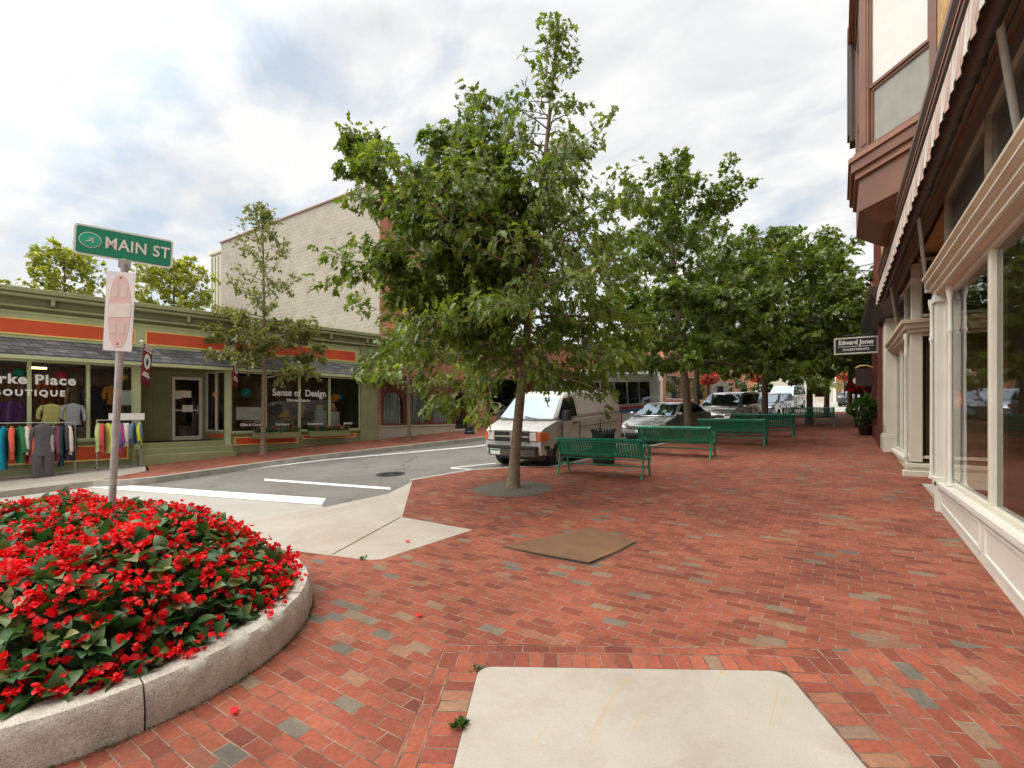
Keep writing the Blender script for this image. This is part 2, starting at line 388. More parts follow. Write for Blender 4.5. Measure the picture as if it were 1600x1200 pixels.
# ------------------------------------------------------------------ world, sun, camera
def build_world():
    w = bpy.data.worlds.new("World"); scene.world = w; w.use_nodes = True
    t = w.node_tree; bg = t.nodes['Background']
    sky = N(t, 'ShaderNodeTexSky'); sky.sky_type = 'NISHITA'; sky.sun_disc = False
    sky.sun_elevation = R(SUN_EL); sky.sun_rotation = R(SUN_ROT); sky.air_density = 1; sky.dust_density = 2.5
    tc = N(t, 'ShaderNodeTexCoord')
    sp = N(t, 'ShaderNodeSeparateXYZ'); t.links.new(tc.outputs['Generated'], sp.inputs[0])
    zz = N(t, 'ShaderNodeMath', operation='MAXIMUM'); t.links.new(sp.outputs[2], zz.inputs[0]); zz.inputs[1].default_value = 0
    za = N(t, 'ShaderNodeMath', operation='ADD'); t.links.new(zz.outputs[0], za.inputs[0]); za.inputs[1].default_value = .22
    dv = N(t, 'ShaderNodeVectorMath', operation='DIVIDE'); t.links.new(tc.outputs['Generated'], dv.inputs[0])
    cb = N(t, 'ShaderNodeCombineXYZ')
    for i in range(3): t.links.new(za.outputs[0], cb.inputs[i])
    t.links.new(cb.outputs[0], dv.inputs[1])
    mp = N(t, 'ShaderNodeMapping'); mp.inputs['Location'].default_value = (3.1, 1.7, 0); mp.inputs['Rotation'].default_value = (0, 0, R(25)); mp.inputs['Scale'].default_value = (1, 1.35, .3)
    t.links.new(dv.outputs[0], mp.inputs[0])
    n1 = noise(t, mp.outputs[0], 2.5, 10, .55, .2)
    # more cover towards the street's end (+x), more gaps to the left
    gx = N(t, 'ShaderNodeMath', operation='MULTIPLY_ADD'); t.links.new(sp.outputs[0], gx.inputs[0]); gx.inputs[1].default_value = .16; t.links.new(n1, gx.inputs[2])
    cover = ramp(t, gx.outputs[0], [(.26, 0.), (.44, 1.)])
    n2 = noise(t, mp.outputs[0], 3.4, 8, .55, .3)
    shade = ramp(t, n2, [(.34, (5.3, 5.45, 5.6)), (.45, (5.9, 5.95, 6.0)), (.58, (6.6, 6.6, 6.55))])
    blue = mixc(t, .75, sky.outputs[0], (4.6, 5.15, 5.75))
    c = mixc(t, cover, blue, shade)
    hz = ramp(t, sp.outputs[2], [(0., 1.), (.3, 0.)])
    hzm = N(t, 'ShaderNodeMath', operation='MULTIPLY'); t.links.new(hz, hzm.inputs[0]); hzm.inputs[1].default_value = .6
    c = mixc(t, hzm.outputs[0], c, (6.4, 6.4, 6.4))
    dim = ramp(t, sp.outputs[0], [(.0, (1, 1, 1)), (.75, (.86, .87, .885))])
    c = mixc(t, 1., c, dim, 'MULTIPLY'); zen = ramp(t, sp.outputs[2], [(.62, (1, 1, 1)), (1., (2.5, 2.5, 2.45))]); c = mixc(t, 1., c, zen, 'MULTIPLY')
    dt = N(t, 'ShaderNodeVectorMath', operation='DOT_PRODUCT'); t.links.new(tc.outputs['Generated'], dt.inputs[0]); dt.inputs[1].default_value = (-.8*math.cos(R(50)), -.6*math.cos(R(50)), math.sin(R(50)))
    glow = ramp(t, dt.outputs['Value'], [(.62, (1, 1, 1)), (1., (3.3, 3.15, 2.95))]); c = mixc(t, 1., c, glow, 'MULTIPLY')
    t.links.new(c, bg.inputs[0]); bg.inputs[1].default_value = .1
SUN_EL, SUN_ROT = 50, 233
build_world()
sl = bpy.data.lights.new('sun', 'SUN'); sl.energy = .75; sl.angle = R(20); sl.color = (1, .92, .8)
so = bpy.data.objects.new('sun', sl); COL.objects.link(so)
sd = Vector((-.8*math.cos(R(SUN_EL)), -.6*math.cos(R(SUN_EL)), math.sin(R(SUN_EL))))
so.rotation_euler = sd.to_track_quat('Z', 'Y').to_euler(); so.location = (-10, -20, 30)

cd = bpy.data.cameras.new('camera'); cam = bpy.data.objects.new('camera', cd); COL.objects.link(cam)
cd.sensor_width = 36; cd.lens = 765/1600*36; cd.shift_y = 45/1600; cd.clip_start = .05; cd.clip_end = 3000
cam.location = (0, 0, 1.95); cam.rotation_euler = (R(90), 0, R(33.7)); scene.camera = cam
scene.view_settings.view_transform = 'Standard'; scene.view_settings.look = 'None'; scene.view_settings.exposure = EXPO = 0.6
scene.view_settings.gamma = 1
scene.cycles.use_denoising = True
scene.cycles.max_bounces = 6; scene.cycles.transparent_max_bounces = 16
scene.cycles.sample_clamp_indirect = 6

# ------------------------------------------------------------------ ground
def sheet(name, pts, dz, mat, rot=0, depth=0, kind='structure', label=None, cat=None, uvo=(0, 0)):
    """flat polygon lying on the sloping street, optional skirt"""
    n = len(pts)
    vs = [(x, y, gz(x, y)+dz) for x, y in pts]; fs = [tuple(range(n))]
    a = sum(pts[i][0]*pts[(i+1) % n][1]-pts[(i+1) % n][0]*pts[i][1] for i in range(n))
    if a < 0: fs = [tuple(range(n-1, -1, -1))]
    if depth:
        vs += [(x, y, gz(x, y)+dz-depth) for x, y in pts]
        fs += [(i, n+i, n+(i+1) % n, (i+1) % n) for i in range(n)]
    b = MB(); b.add(vs, fs)
    c, s_ = math.cos(rot), math.sin(rot)
    uv = [((x-uvo[0])*c+(y-uvo[1])*s_, -(x-uvo[0])*s_+(y-uvo[1])*c) for x, y, z in vs]
    o = b.build(name, mat, uvs=uv)
    return tag(o, label, cat, kind=kind)
gb = MB()
ys = [-600, -20, 60, 900]; xs = [-900, 900]
gb.add([(x, y, gz(x, y)-.3) for y in ys for x in xs], [(0, 1, 3, 2), (2, 3, 5, 4), (4, 5, 7, 6)])
tag(gb.build('ground', M['earth']), kind='structure')
SD = (.167, .986)                                   # street direction
def kerbx(y): return -6.02+.169*(y-11.0)
rl = [(-60, -8), (-9.6, -8), (-9.2, 60), (8, 60)]
sheet('road', [(-60, -10), (3, -10), (6, 59.9), (-60, 59.9)], -.10, M['asphalt'])
sheet('far_road', [(-60, 60), (60, 60), (60, 150), (-60, 150)], -.10, M['asphalt_l'])
sheet('cross_street', [(-7, 39.2), (40, 39.2), (40, 59.8), (-7, 59.8)], -.06, M['asphalt_l'])
sheet('crossing_pavement', [(-60, -9), (-5, -9), (-5, 4.5), (-8.15, 5.7), (-15.3, 4.2), (-16.5, 3.9), (-60, 3.9)], -.096, M['asphalt_l'])
# left pavement
lk = [(-15.35, 4.45), (-14.75, 4.75), (-14.48, 5.3), (-14.4, 9.35), (-13.55, 13.3), (-12.8, 16.5), (-5.4, 60)]
sheet('left_pavement', lk+[(-12, 60), (-17.3, 14), (-18.6, 6.6), (-17.9, 6.35), (-15.9, 5.72)], .05, M['paver'], rot=R(80), depth=.25)
sheet('left_concrete_pavement', [(-15.3, 4.35), (-15.95, 5.66), (-17.9, 6.3), (-18.8, 6.6), (-21, -3), (-25, -9), (-18.2, -9), (-15.6, 2.7)], .046, M['conc'], depth=.2)
def strip(name, line, w, dz, h, mat, kind='structure', bev=.008):
    b = MB()
    for side in (0, 1): pass
    L = [];
    for i, p in enumerate(line):
        a = Vector(line[max(0, i-1)]); c = Vector(line[min(len(line)-1, i+1)]); d = (c-a).normalized(); nrm = Vector((-d.y, d.x))
        q = Vector(p)
        L.append((q, q+nrm*w))
    vs = []
    for q, r in L:
        zq = gz(q.x, q.y)+dz; zr = gz(r.x, r.y)+dz
        vs += [(q.x, q.y, zq), (r.x, r.y, zr), (r.x, r.y, zr-h), (q.x, q.y, zq-h)]
    fs = []
    for i in range(len(L)-1):
        o = i*4
        for k in range(4): fs.append((o+k, o+(k+1) % 4, o+4+(k+1) % 4, o+4+k))
    fs += [(0, 3, 2, 1), tuple(len(vs)-4+k for k in range(4))]
    b.add(vs, fs)
    o = b.build(name, mat); bm = bmesh.new(); bm.from_mesh(o.data); bmesh.ops.recalc_face_normals(bm, faces=bm.faces); bm.to_mesh(o.data); bm.free()
    return tag(o, kind=kind)
strip('left_kerb', [(x-.001, y) for x, y in lk], -.17, .056, .3, M['kerb'])
# plaza
pk = [(-9.6, -9), (-8.5, 2.6), (-5.67, 3.67), (-4.66, 3.88), (-4.52, 3.98), (-4.33, 5.48), (-5.79, 5.52), (-8.05, 8.0), (-7.65, 9.7), (-6.9, 10.55), (-6.02, 11.0), (kerbx(39), 39)]
sheet('brick_plaza', pk+[(1.9, 39), (1.9, -9)], 0, M['paver'], depth=.3)
strip('plaza_kerb', [(-8.05, 8.0), (-7.65, 9.7), (-6.9, 10.55), (-6.02, 11.0), (kerbx(39), 39)], .16, .006, .3, M['kerb'])
rp = [(-8.05, 8.0, -.03), (-5.79, 5.52, .002), (-4.33, 5.48, .002), (-4.52, 3.98, .002), (-4.66, 3.88, .002), (-5.67, 3.67, .002), (-8.5, 2.6, -.05), (-8.3, 4.4, -.085), (-7.9, 5.6, -.085), (-7.75, 7, -.085)]
b = MB(); b.add([(x, y, gz(x, y)+d) for x, y, d in rp], [(0, 9, 1), (9, 8, 1), (8, 7, 1), (7, 5, 1), (7, 6, 5), (1, 5, 4, 3, 2)])
tag(b.build('concrete_ramp', M['conc']), kind='structure')
def pline(p, q, w): 
    p, q = Vector(p), Vector(q); d = (q-p).normalized(); n = Vector((-d.y, d.x))*w/2
    return [tuple(p+n), tuple(q+n), tuple(q-n), tuple(p-n)]
sheet('pavement_joint', pline((-5.8, 5.5), (-5.2, 3.8), .014), .007, M['soil'])
# foreground slab with its brick borders
A, B_ = Vector((-2.12, 2.76)), Vector((-.3, 3.78))
ex = (B_-A).normalized(); ey = Vector((ex.y, -ex.x)); W_ = (B_-A).length      # ey points to the camera side
def sp_(u, v): q = A+ex*u+ey*v; return (q.x, q.y)
rang = math.atan2(ex.y, ex.x)
arc = lambda cx, cy, r, a0, a1, n=5: [sp_(cx+r*math.cos(R(a0+(a1-a0)*i/n)), cy+r*math.sin(R(a0+(a1-a0)*i/n))) for i in range(n+1)]
sheet('slab_joint', [sp_(-.006, -.006), sp_(W_+.006, -.006), sp_(W_+.006, 4), sp_(-.006, 4)], .0052, M['soil'])
sheet('concrete_slab', arc(.1, .1, .1, 180, 270)+arc(W_-.1, .1, .1, 270, 360)+[sp_(W_, 4), sp_(0, 4)], .007, M['conc'], depth=.05)
sheet('border_soldier_course', [sp_(-.212, -.212), sp_(W_+.212, -.212), sp_(W_+.212, .0), sp_(-.212, .0)], .003, M['paver_b'], rang, uvo=sp_(0, .0))
sheet('border_soldier_course', [sp_(-.212, 0), sp_(0.1, 0), sp_(0.1, 4), sp_(-.212, 4)], .0035, M['paver_b'], rang+R(90), uvo=sp_(0, 0))
sheet('border_soldier_course', [sp_(W_-.1, 0), sp_(W_+.212, 0), sp_(W_+.212, 4), sp_(W_-.1, 4)], .0035, M['paver_b'], rang+R(90), uvo=sp_(W_, 0))
sheet('border_stretcher_course', [sp_(-.32, -.32), sp_(W_+.32, -.32), sp_(W_+.32, -.212), sp_(-.32, -.212)], .003, M['paver'], rang, uvo=sp_(0, -.212))
sheet('border_stretcher_course', [sp_(-.32, -.212), sp_(-.212, -.212), sp_(-.212, 4), sp_(-.32, 4)], .003, M['paver'], rang+R(90), uvo=sp_(-.32, 0))
sheet('border_stretcher_course', [sp_(W_+.212, -.212), sp_(W_+.32, -.212), sp_(W_+.32, 4), sp_(W_+.212, 4)], .003, M['paver'], rang+R(90), uvo=sp_(W_+.212, 0))
sheet('brick_side_field', [sp_(W_+.32, -.3), (1.23, 5.05), (1.23, 0), sp_(W_+.32, 4)], .002, M['paver'], rang+R(84), uvo=sp_(W_+.32, 0))
# tree pit and loose ground
def disc(name, cx, cy, r, dz, mat, n=40, jit=0, seed=1):
    rd = random.Random(seed)
    return sheet(name, [(cx+(r+rd.uniform(-jit, jit))*math.cos(2*math.pi*i/n), cy+(r+rd.uniform(-jit, jit))*math.sin(2*math.pi*i/n)) for i in range(n)], dz, mat)
# markings
Mz = -.092
sheet('crosswalk_line', [(-16.3, 4.46), (-15.7, 4.12), (-8.15, 5.72), (-8.6, 6.13)], Mz, M['paint'])
sheet('crosswalk_line', [(-12.2, 6.90), (-11.95, 6.74), (-8.05, 7.34), (-8.25, 7.52)], Mz, M['paint'])
sheet('edge_line', [(-14.72, 6.12), (-14.5, 6.0), (-13.83, 9.78), (-11.45, 14.5), (-5.0, 52), (-5.2, 52), (-11.63, 14.7), (-14.02, 9.85)], Mz, M['paint'])
sheet('bay_marking', pline((-8.85, 10.25), (-8.2, 11.45), .11), Mz, M['paint'])
sheet('bay_marking', pline((-8.8, 10.2), (-7.75, 10.3), .11), Mz, M['paint'])
sheet('bay_marking', pline((-7.3, 17.3), (-5.3, 16.9), .11), Mz, M['paint'])
# manhole cover
mh = MB(); mh.lathe([(0, .0), (.3, 0), (.36, .004), (.36, -.02)], 24)
for i in range(8):
    a = i*math.pi/4; mh.box(-.012, .012, .1, .26, .0, .008, 0, Matrix.Rotation(a, 4, 'Z'))
o = mh.build('manhole_cover', M['black'], loc=(-9.65, 8.8, gz(0, 8.8)-.09)); o.rotation_euler = (PITCH, 0, 0)
tag(o, 'round dark iron manhole cover in the asphalt road', 'manhole')
# steel plate
pl = [(-3.5, 5.06), (-2.88, 6.35), (-2.13, 6.0), (-2.2, 5.5), (-2.31, 5.01), (-2.9, 5.0)]
sheet('plate_gap', [(-3.53, 5.05), (-2.89, 6.38), (-2.1, 6.02), (-2.17, 5.5), (-2.28, 4.985), (-2.9, 4.97)], .004, M['soil'])
b = MB(); n = len(pl)
b.add([(x, y, gz(x, y)+.016+(.012 if i in (4, 5) else 0)) for i, (x, y) in enumerate(pl)]+[(x, y, gz(x, y)+.004+(.012 if i in (4, 5) else 0)) for i, (x, y) in enumerate(pl)],
      [tuple(range(n-1, -1, -1)), tuple(range(n, 2*n))]+[(i, (i+1) % n, n+(i+1) % n, n+i) for i in range(n)])
bm_fix = b.build('steel_plate', M['rust'], loc=(-2.8, 5.5, gz(0, 5.5)), world=True)
tag(bm_fix, 'rusty brown steel cover plate lying on the brick paving', 'cover plate')
def fixn(o):
    bm = bmesh.new(); bm.from_mesh(o.data); bmesh.ops.recalc_face_normals(bm, faces=bm.faces); bm.to_mesh(o.data); bm.free(); return o
fixn(bm_fix)
# ------------------------------------------------------------------ leaves and trees
def leaf_shape(kind):
    """verts of one leaf (stem at origin, along +x, normal +z) and quads as index rows"""
    if kind == 'oak':      # lobed outline, folded on the midrib, 3 quads a side
        xs_ = [0, .28, .42, .6, .72, 1.0]
        w = [.03, .34, .14, .4, .16, 0]
        dz = [0, .02, .0, -.03, -.06, -.16]
    elif kind == 'beg':
        xs_ = [0, .2, .5, .8, 1.0]; w = [.05, .3, .34, .2, 0]; dz = [0, .05, .06, .0, -.1]
    else:
        xs_ = [0, .45, 1.0]; w = [.02, .3, .0]; dz = [0, .03, -.06]
    V = []; 
    for x, z in zip(xs_, dz): V.append((x, 0, z))
    n = len(xs_)
    for x, ww, z in zip(xs_, w, dz): V.append((x*.97 if kind != 'oak' else x, ww, z+ww*.3))
    for x, ww, z in zip(xs_, w, dz): V.append((x*.97 if kind != 'oak' else x, -ww, z+ww*.3))
    F = []
    for i in range(n-1):
        F.append((i, i+1, n+i+1, n+i)); F.append((i, 2*n+i, 2*n+i+1, i+1))
    return np.array(V, np.float64), np.array(F)
def scatter(kind, P, D, size, rng, flop=.6, width=1.0):
    """leaves at P (n,3) pointing along D (n,3); returns V,F,tone"""
    LV, LF = leaf_shape(kind); n = len(P); k = len(LV)
    D = D/np.linalg.norm(D, axis=1, keepdims=True)
    up = np.array([0, 0, 1.])+rng.normal(0, flop, (n, 3))
    Y = np.cross(up, D); Y /= np.linalg.norm(Y, axis=1, keepdims=True)+1e-9
    Z = np.cross(D, Y)
    sz = size*rng.uniform(.65, 1.25, n)
    V = P[:, None, :]+sz[:, None, None]*(LV[None, :, 0:1]*D[:, None, :]+LV[None, :, 1:2]*width*Y[:, None, :]+LV[None, :, 2:3]*Z[:, None, :])
    F = (LF[None]+(np.arange(n)*k)[:, None, None]).reshape(-1, 4)
    tone = np.repeat(np.clip(rng.beta(2, 2.4, n), 0, 1), len(LF))
    return V.reshape(-1, 3), F, tone
def rot_to(az, el): return np.array([math.cos(az)*math.cos(el), math.sin(az)*math.cos(el), math.sin(el)])
def tree(name, label, cat, x, y, H, r0, first, prof, seed, leaf='oak', lsize=.16, nleaf=9000, limbs=26, lean=(0, 0), lmat='oakleaf', bark='bark', group=None,
         leaders=(), droop=.35, twist=0, base_z=None, leafdir=.5, lw=1.0, inner=0, elf=lambda f: 2+58*f**1.7):
    rng = np.random.default_rng(seed); z0 = gz(x, y) if base_z is None else base_z
    root = thing(name, label, cat, (x, y, z0), 0, group)
    tb = MB(); P = []; D = []; Wt = []
    nseg = 14
    path = []; rad = []
    for i in range(nseg+1):
        f = i/nseg
        path.append(np.array([lean[0]*f**1.2+.025*math.sin(f*5+seed), lean[1]*f**1.2+.025*math.cos(f*4+seed), H*f*.97]))
        rad.append(r0*(1-f)**.85*(1.0 if i else 1.35)+.012)
    tb.tube([(0, 0, -.1)]+path, [rad[0]*1.25]+rad, 9)
    def at(f):
        f = min(max(f, 0), .999)*nseg; i = int(f); return path[i]*(1-f+i)+path[i+1]*(f-i)
    def limb(p0, az, el, L, r, lvl, dens=1):
        d = rot_to(az, el); pts = [p0.copy()]; p = p0.copy(); n = max(3, int(L/.3)); hd = d.copy()
        for i in range(n):
            f = i/n
            hd = hd+rng.normal(0, .11, 3)+np.array([0, 0, (.05 if lvl == 2 else -droop*.12)]) if lvl else hd+rng.normal(0, .05, 3)
            hd /= np.linalg.norm(hd); p = p+hd*L/n; pts.append(p.copy())
        tb.tube(pts, [max(.004, r*(1-.85*i/n)) for i in range(n+1)], 5, cap=False)
        for i in range(1, n+1):
            f = i/n
            if f < (.22 if lvl < 3 else 0): continue
            k = 3 if f > .5 else 2
            for _ in range(k):
                sd = hd*.6+rng.normal(0, .75, 3); sd[2] = sd[2]*.6+(.1 if f > .7 else 0); sd /= np.linalg.norm(sd)
                l = rng.uniform(.2, .6)*(1.2-f*.5)*min(1, .35+L/3)
                q = pts[i]+sd*l
                tb.tube([pts[i], pts[i]+sd*l*.5+rng.normal(0, .02, 3), q], [.007, .005, .003], 3, cap=False)
                m = max(4, int(l*9))
                for j in range(m):
                    s = rng.uniform(.25, 1.08)
                    P.append(pts[i]+sd*l*s+rng.normal(0, .05, 3)); D.append(sd*.5+hd*.3+rng.normal(0, .5, 3)-np.array([0, 0, leafdir])); Wt.append(2.5 if lvl == 2 else 1.)
        return pts
    for i in range(limbs):
        f = (i+.5)/limbs; hf = first+(1-first)*f**.9*.97
        az = i*2.399+twist+rng.uniform(-.4, .4); L = prof(f, az)*rng.uniform(.8, 1.15)
        el = R(elf(f)+rng.uniform(-9, 9))
        pp = limb(at(hf), az, el, L, max(.012, r0*.33*(1-f)+.008), 1)
        if L > 1.4:
            for s in (-1, 1):
                j = int(len(pp)*rng.uniform(.35, .6)); limb(pp[j], az+s*rng.uniform(.5, .95), el+rng.uniform(-.15, .3), L*.55, max(.008, r0*.12), 1)
    for i in range(inner):
        hf = rng.uniform(first, .8); limb(at(hf), rng.uniform(0, 6.28), R(rng.uniform(-12, 30)), rng.uniform(.7, 1.7)*(1.15-hf*.7), .012, 1)
    for (hf, az, el, L) in leaders:
        pp = limb(at(hf), az, el, L, r0*.4, 2)
        for j in range(2, len(pp)):
            f = j/len(pp)
            for s in range(2): limb(pp[j], rng.uniform(0, 6.28), R(rng.uniform(15, 55)), (1.05-f)*.42*L*.6+.25, .01, 2)
    limb(at(.93), 0, R(88), H*.06, .012, 2)
    tb.build('trunk', M[bark], root, smooth=60)
    P = np.array(P); D = np.array(D); n = len(P)
    wt = np.where(P[:, 2] < H*.56, 1.7, np.where(P[:, 2] < H*.7, .9, .55)); wt = wt*np.array(Wt); wt /= wt.sum()
    idx = rng.choice(n, nleaf, replace=True, p=wt)
    Pn = P[idx]+rng.normal(0, .05, (nleaf, 3))
    V, F, tone = scatter(leaf, Pn, D[idx]+rng.normal(0, .2, (nleaf, 3)), lsize, rng, .6, lw)
    npmesh('crown', V, F, M[lmat], root, attr=tone)
    return root

# near oak: local frame is world aligned; image-left is (-.83,-.55), image-right (.83,.55)
LEFT = math.atan2(-.555, -.832); RIGHT = math.atan2(.555, .832)
disc('tree_pit', -5.45, 8.19, .8, .006, M['mulch'], 40, .015)
def oakprof(f, az):
    side = math.cos(az-LEFT-.15)
    if f < .08: b_ = 2.4
    elif f < .40: b_ = 2.85
    else: b_ = max(2.85-(f-.4)*14, 1.0*(1-(f-.42)/.58)**.8+.32)
    cam_ = max(0, math.cos(az-math.atan2(-.83, .55)))
    return b_*(1.05+(.36 if f < .5 else .1)*side)*(1-(.4 if f > .42 else .1)*cam_)
tree('oak_tree', 'young oak with the tallest crown, its trunk rising from the round soil pit', 'tree', -5.48, 8.29, 9.75, .1, .235, oakprof, 11, 'oak', .17, 33000, 60, inner=40, lw=.74, leafdir=.75, droop=.3, elf=lambda f: -3+64*f**2.2,
     lean=(.78, .50), group='street trees along the plaza', leaders=((.36, LEFT-.1, R(50), 4.8), (.38, LEFT-.25, R(57), 4.2), (.42, LEFT-.35, R(66), 3.7), (.28, LEFT-.05, R(33), 4.2), (.26, LEFT+.25, R(14), 3.6), (.5, LEFT-.9, R(62), 2.0)))
# the row behind it
def rowprof(w):
    return lambda f, az: w*(1-f)**.5+.35
row = [(-4.3, 17.6, 9.0, 3.7, 'leafy street oak behind the second bench, just right of the white van', 21000),
       (-5.3, 23.0, 8.7, 3.3, 'slim dark street oak between the silver sedan and the white minivan', 14000),
       (-2.75, 24.8, 8.6, 3.4, 'dark street oak standing behind the third and fourth benches', 15000),
       (-1.12, 27.1, 8.5, 3.3, 'dark street oak with its trunk showing below the farthest bench', 15000),
       (-.55, 33.0, 8.0, 3.0, 'street oak at the right end of the farthest bench', 12000),
       (.55, 36.2, 7.6, 2.4, 'farthest street oak where the brick paving meets the cross street', 10000)]
for i, (x, y, H, w, lab, nl) in enumerate(row):
    tree('oak_tree', lab, 'tree', x, y, H, .14, .31 if i == 0 else .36, rowprof(w), 40+i*7, 'small' if i > 0 else 'oak', .24 if i > 1 else .2, nl, 34,
         lmat='farleaf', bark='bark_d', droop=.15, lean=(-.7, -.45) if i == 0 else (0, 0), group='street trees along the plaza', twist=i)
# left pavement trees
tree('street_tree', 'thin pale leaved street tree before the green storefront', 'tree', -16.35, 9.2, 8.6, .075, .3, lambda f, az: 1.4*(1-f)**.6+.25, 5, 'small', .145, 7500, 36,
     lmat='lightleaf', group='slim trees on the left pavement', base_z=gz(0, 9.2)+.05, droop=-.3)
tree('street_tree', 'small pale leaved street tree before the arched brick shopfront', 'tree', -14.9, 14.6, 5.9, .07, .33, lambda f, az: 1.5*(1-f)**.5+.25, 8, 'small', .17, 3600, 24,
     lmat='lightleaf', group='slim trees on the left pavement', base_z=gz(0, 14.6)+.05, droop=-.2)
# beyond the green shop
for i, (x, y, H, w, lab) in enumerate([(-36.9, 9.1, 10.6, 2.9, 'yellow green tree behind the green shop, left of the street sign'),
                                       (-32.8, 13.0, 10.2, 3.3, 'yellow green tree behind the green shop, right of the street sign')]):
    tree('background_tree', lab, 'tree', x, y, H, .2, .2, lambda f, az: w*(1-f)**.35+.3, 90+i, 'small', .34, 9500, 40, lmat='yellowleaf', group='trees behind the green shop', droop=-.3)

# ------------------------------------------------------------------ planter with begonias
CX0, CX1, CYP, RP = -6.9, -5.12, 1.4, 1.7           # stadium: straight part from CX0 to CX1
def stad(r, n=28):
    pts = [(CX1+r*math.cos(R(-90+180*i/n)), CYP+r*math.sin(R(-90+180*i/n))) for i in range(n+1)]
    pts += [(CX0+r*math.cos(R(90+180*i/n)), CYP+r*math.sin(R(90+180*i/n))) for i in range(n+1)]
    return pts
zpl = gz(0, CYP)
plr = thing('stone_planter', 'rough granite kerb ring of the raised flower bed', 'planter', (-7, CYP, zpl))
rgp = random.Random(3)
outer = stad(RP); nst = len(outer)
cuts = [0, 12, 20, 28, 29+9, 29+19, nst-1]
def dens(pts, step=.12):
    out = []
    for i in range(len(pts)-1):
        a, c = Vector(pts[i]), Vector(pts[i+1]); k = max(1, int((c-a).length/step))
        out += [tuple(a.lerp(c, j/k)) for j in range(k)]
    return out+[pts[-1]]
full = outer+[outer[0]]
# block boundaries as arc length, a joint near (-3.45,1.2)
dl = dens(full)
acc = [0]
for i in range(1, len(dl)): acc.append(acc[-1]+(Vector(dl[i])-Vector(dl[i-1])).length)
i0 = min(range(len(dl)), key=lambda i: (dl[i][0]+3.45)**2+(dl[i][1]-1.22)**2)
s0 = acc[i0]; tot = acc[-1]; nb = 10
bounds = [s0+tot*k/nb for k in range(nb+1)]
def ptat(s):
    s %= tot
    for i in range(1, len(dl)):
        if acc[i] >= s:
            f = (s-acc[i-1])/max(1e-6, acc[i]-acc[i-1]); return Vector(dl[i-1]).lerp(Vector(dl[i]), f)
    return Vector(dl[-1])
TH_ = .29
for k in range(nb):
    b = MB(); sA, sB = bounds[k]+.006, bounds[k+1]-.006; m = 26
    vs = []; jit = rgp.uniform(-.006, .006)
    for j in range(m+1):
        s = sA+(sB-sA)*j/m; p = ptat(s); q = ptat(s+.03)-ptat(s-.03); q.normalize(); nr = Vector((q.y, -q.x))   # outward
        z0 = gz(p.x, p.y)
        w = lambda: rgp.uniform(-.009, .009)
        prof = [(.0, -.06), (.012+w(), .06), (.004+w(), .14), (.0+w(), .215), (-.03+w()*.5, .268+jit), (-.1, .276+jit+w()*.2), (-TH_+.02, .272+jit), (-TH_, .25), (-TH_, -.06)]
        for dx, dz in prof:
            vs.append((p.x+nr.x*dx, p.y+nr.y*dx, z0+dz))
    L_ = 9; fs = []
    for j in range(m):
        for i in range(L_-1): fs.append((j*L_+i, (j+1)*L_+i, (j+1)*L_+i+1, j*L_+i+1))
    fs.append(tuple(range(L_))); fs.append(tuple(m*L_+i for i in range(L_-1, -1, -1)))
    b.add(vs, fs); o = fixn(b.build('granite_block', M['granite'], plr, smooth=50, world=True))
# black edging strip inside the kerb
inn = dens(stad(RP-TH_-.03)+[stad(RP-TH_-.03)[0]], .15)
b = MB()
for zz in (.25, .31): b.tube([(p[0], p[1], gz(*p)+zz) for p in inn], .012, 5, cap=False)
for p in inn[::2]: b.box(p[0]-.006, p[0]+.006, p[1]-.006, p[1]+.006, gz(*p)+.2, gz(*p)+.31)
b.build('edging', M['trim'], plr, world=True)
# soil mound
def stad_d(x, y):     # distance inside from the edge of the stadium
    cx = min(max(x, CX0), CX1); return RP-TH_-math.hypot(x-cx, y-CYP)
def moundz(x, y):
    d = max(0, stad_d(x, y)); f = min(1, d/.85)
    n_ = .06*math.sin(x*2.3+1)*math.cos(y*2.9)+.04*math.sin(x*5.1+y*4.3)
    return gz(x, y)+.26+.53*math.sin(f*math.pi/2)**.7+n_*f
bed = thing('flower_bed', 'mass of red flowering begonias filling the granite planter', 'flowers', (-7, CYP, zpl+.2))
vs = []; fs = []; rings = 7; base = dens(stad(RP-TH_-.02)[:-1]+[stad(RP-TH_-.02)[0]], .25)[:-1]; nn = len(base)
for r_ in range(rings+1):
    for (x, y) in base:
        cx = min(max(x, CX0), CX1); f = 1-r_/rings*.98
        xx, yy = cx+(x-cx)*f, CYP+(y-CYP)*f
        vs.append((xx, yy, gz(xx, yy)+.17 if r_ == 0 else moundz(xx, yy)-.16))
for r_ in range(rings):
    for i in range(nn): fs.append((r_*nn+i, r_*nn+(i+1) % nn, (r_+1)*nn+(i+1) % nn, (r_+1)*nn+i))
fs.append(tuple(rings*nn+i for i in range(nn)))
b = MB(); b.add(vs, fs); b.build('soil', M['soil'], bed, world=True, smooth=60)
rng = np.random.default_rng(77)
def bedpoints(n, over=.13):
    out = []
    while len(out) < n:
        x = rng.uniform(CX0-RP, CX1+RP); y = rng.uniform(CYP-RP, CYP+RP)
        if stad_d(x, y) > -over and rng.random() < 1: out.append((x, y))
    return np.array(out)
def bednormal(x, y):
    e = .05; f = lambda a, c: moundz(a, c)
    return np.array([-(f(x+e, y)-f(x-e, y))/(2*e), -(f(x, y+e)-f(x, y-e))/(2*e), 1.])
pts = bedpoints(9600)
P = np.zeros((len(pts), 3)); D = np.zeros((len(pts), 3)); DEP = np.zeros(len(pts))
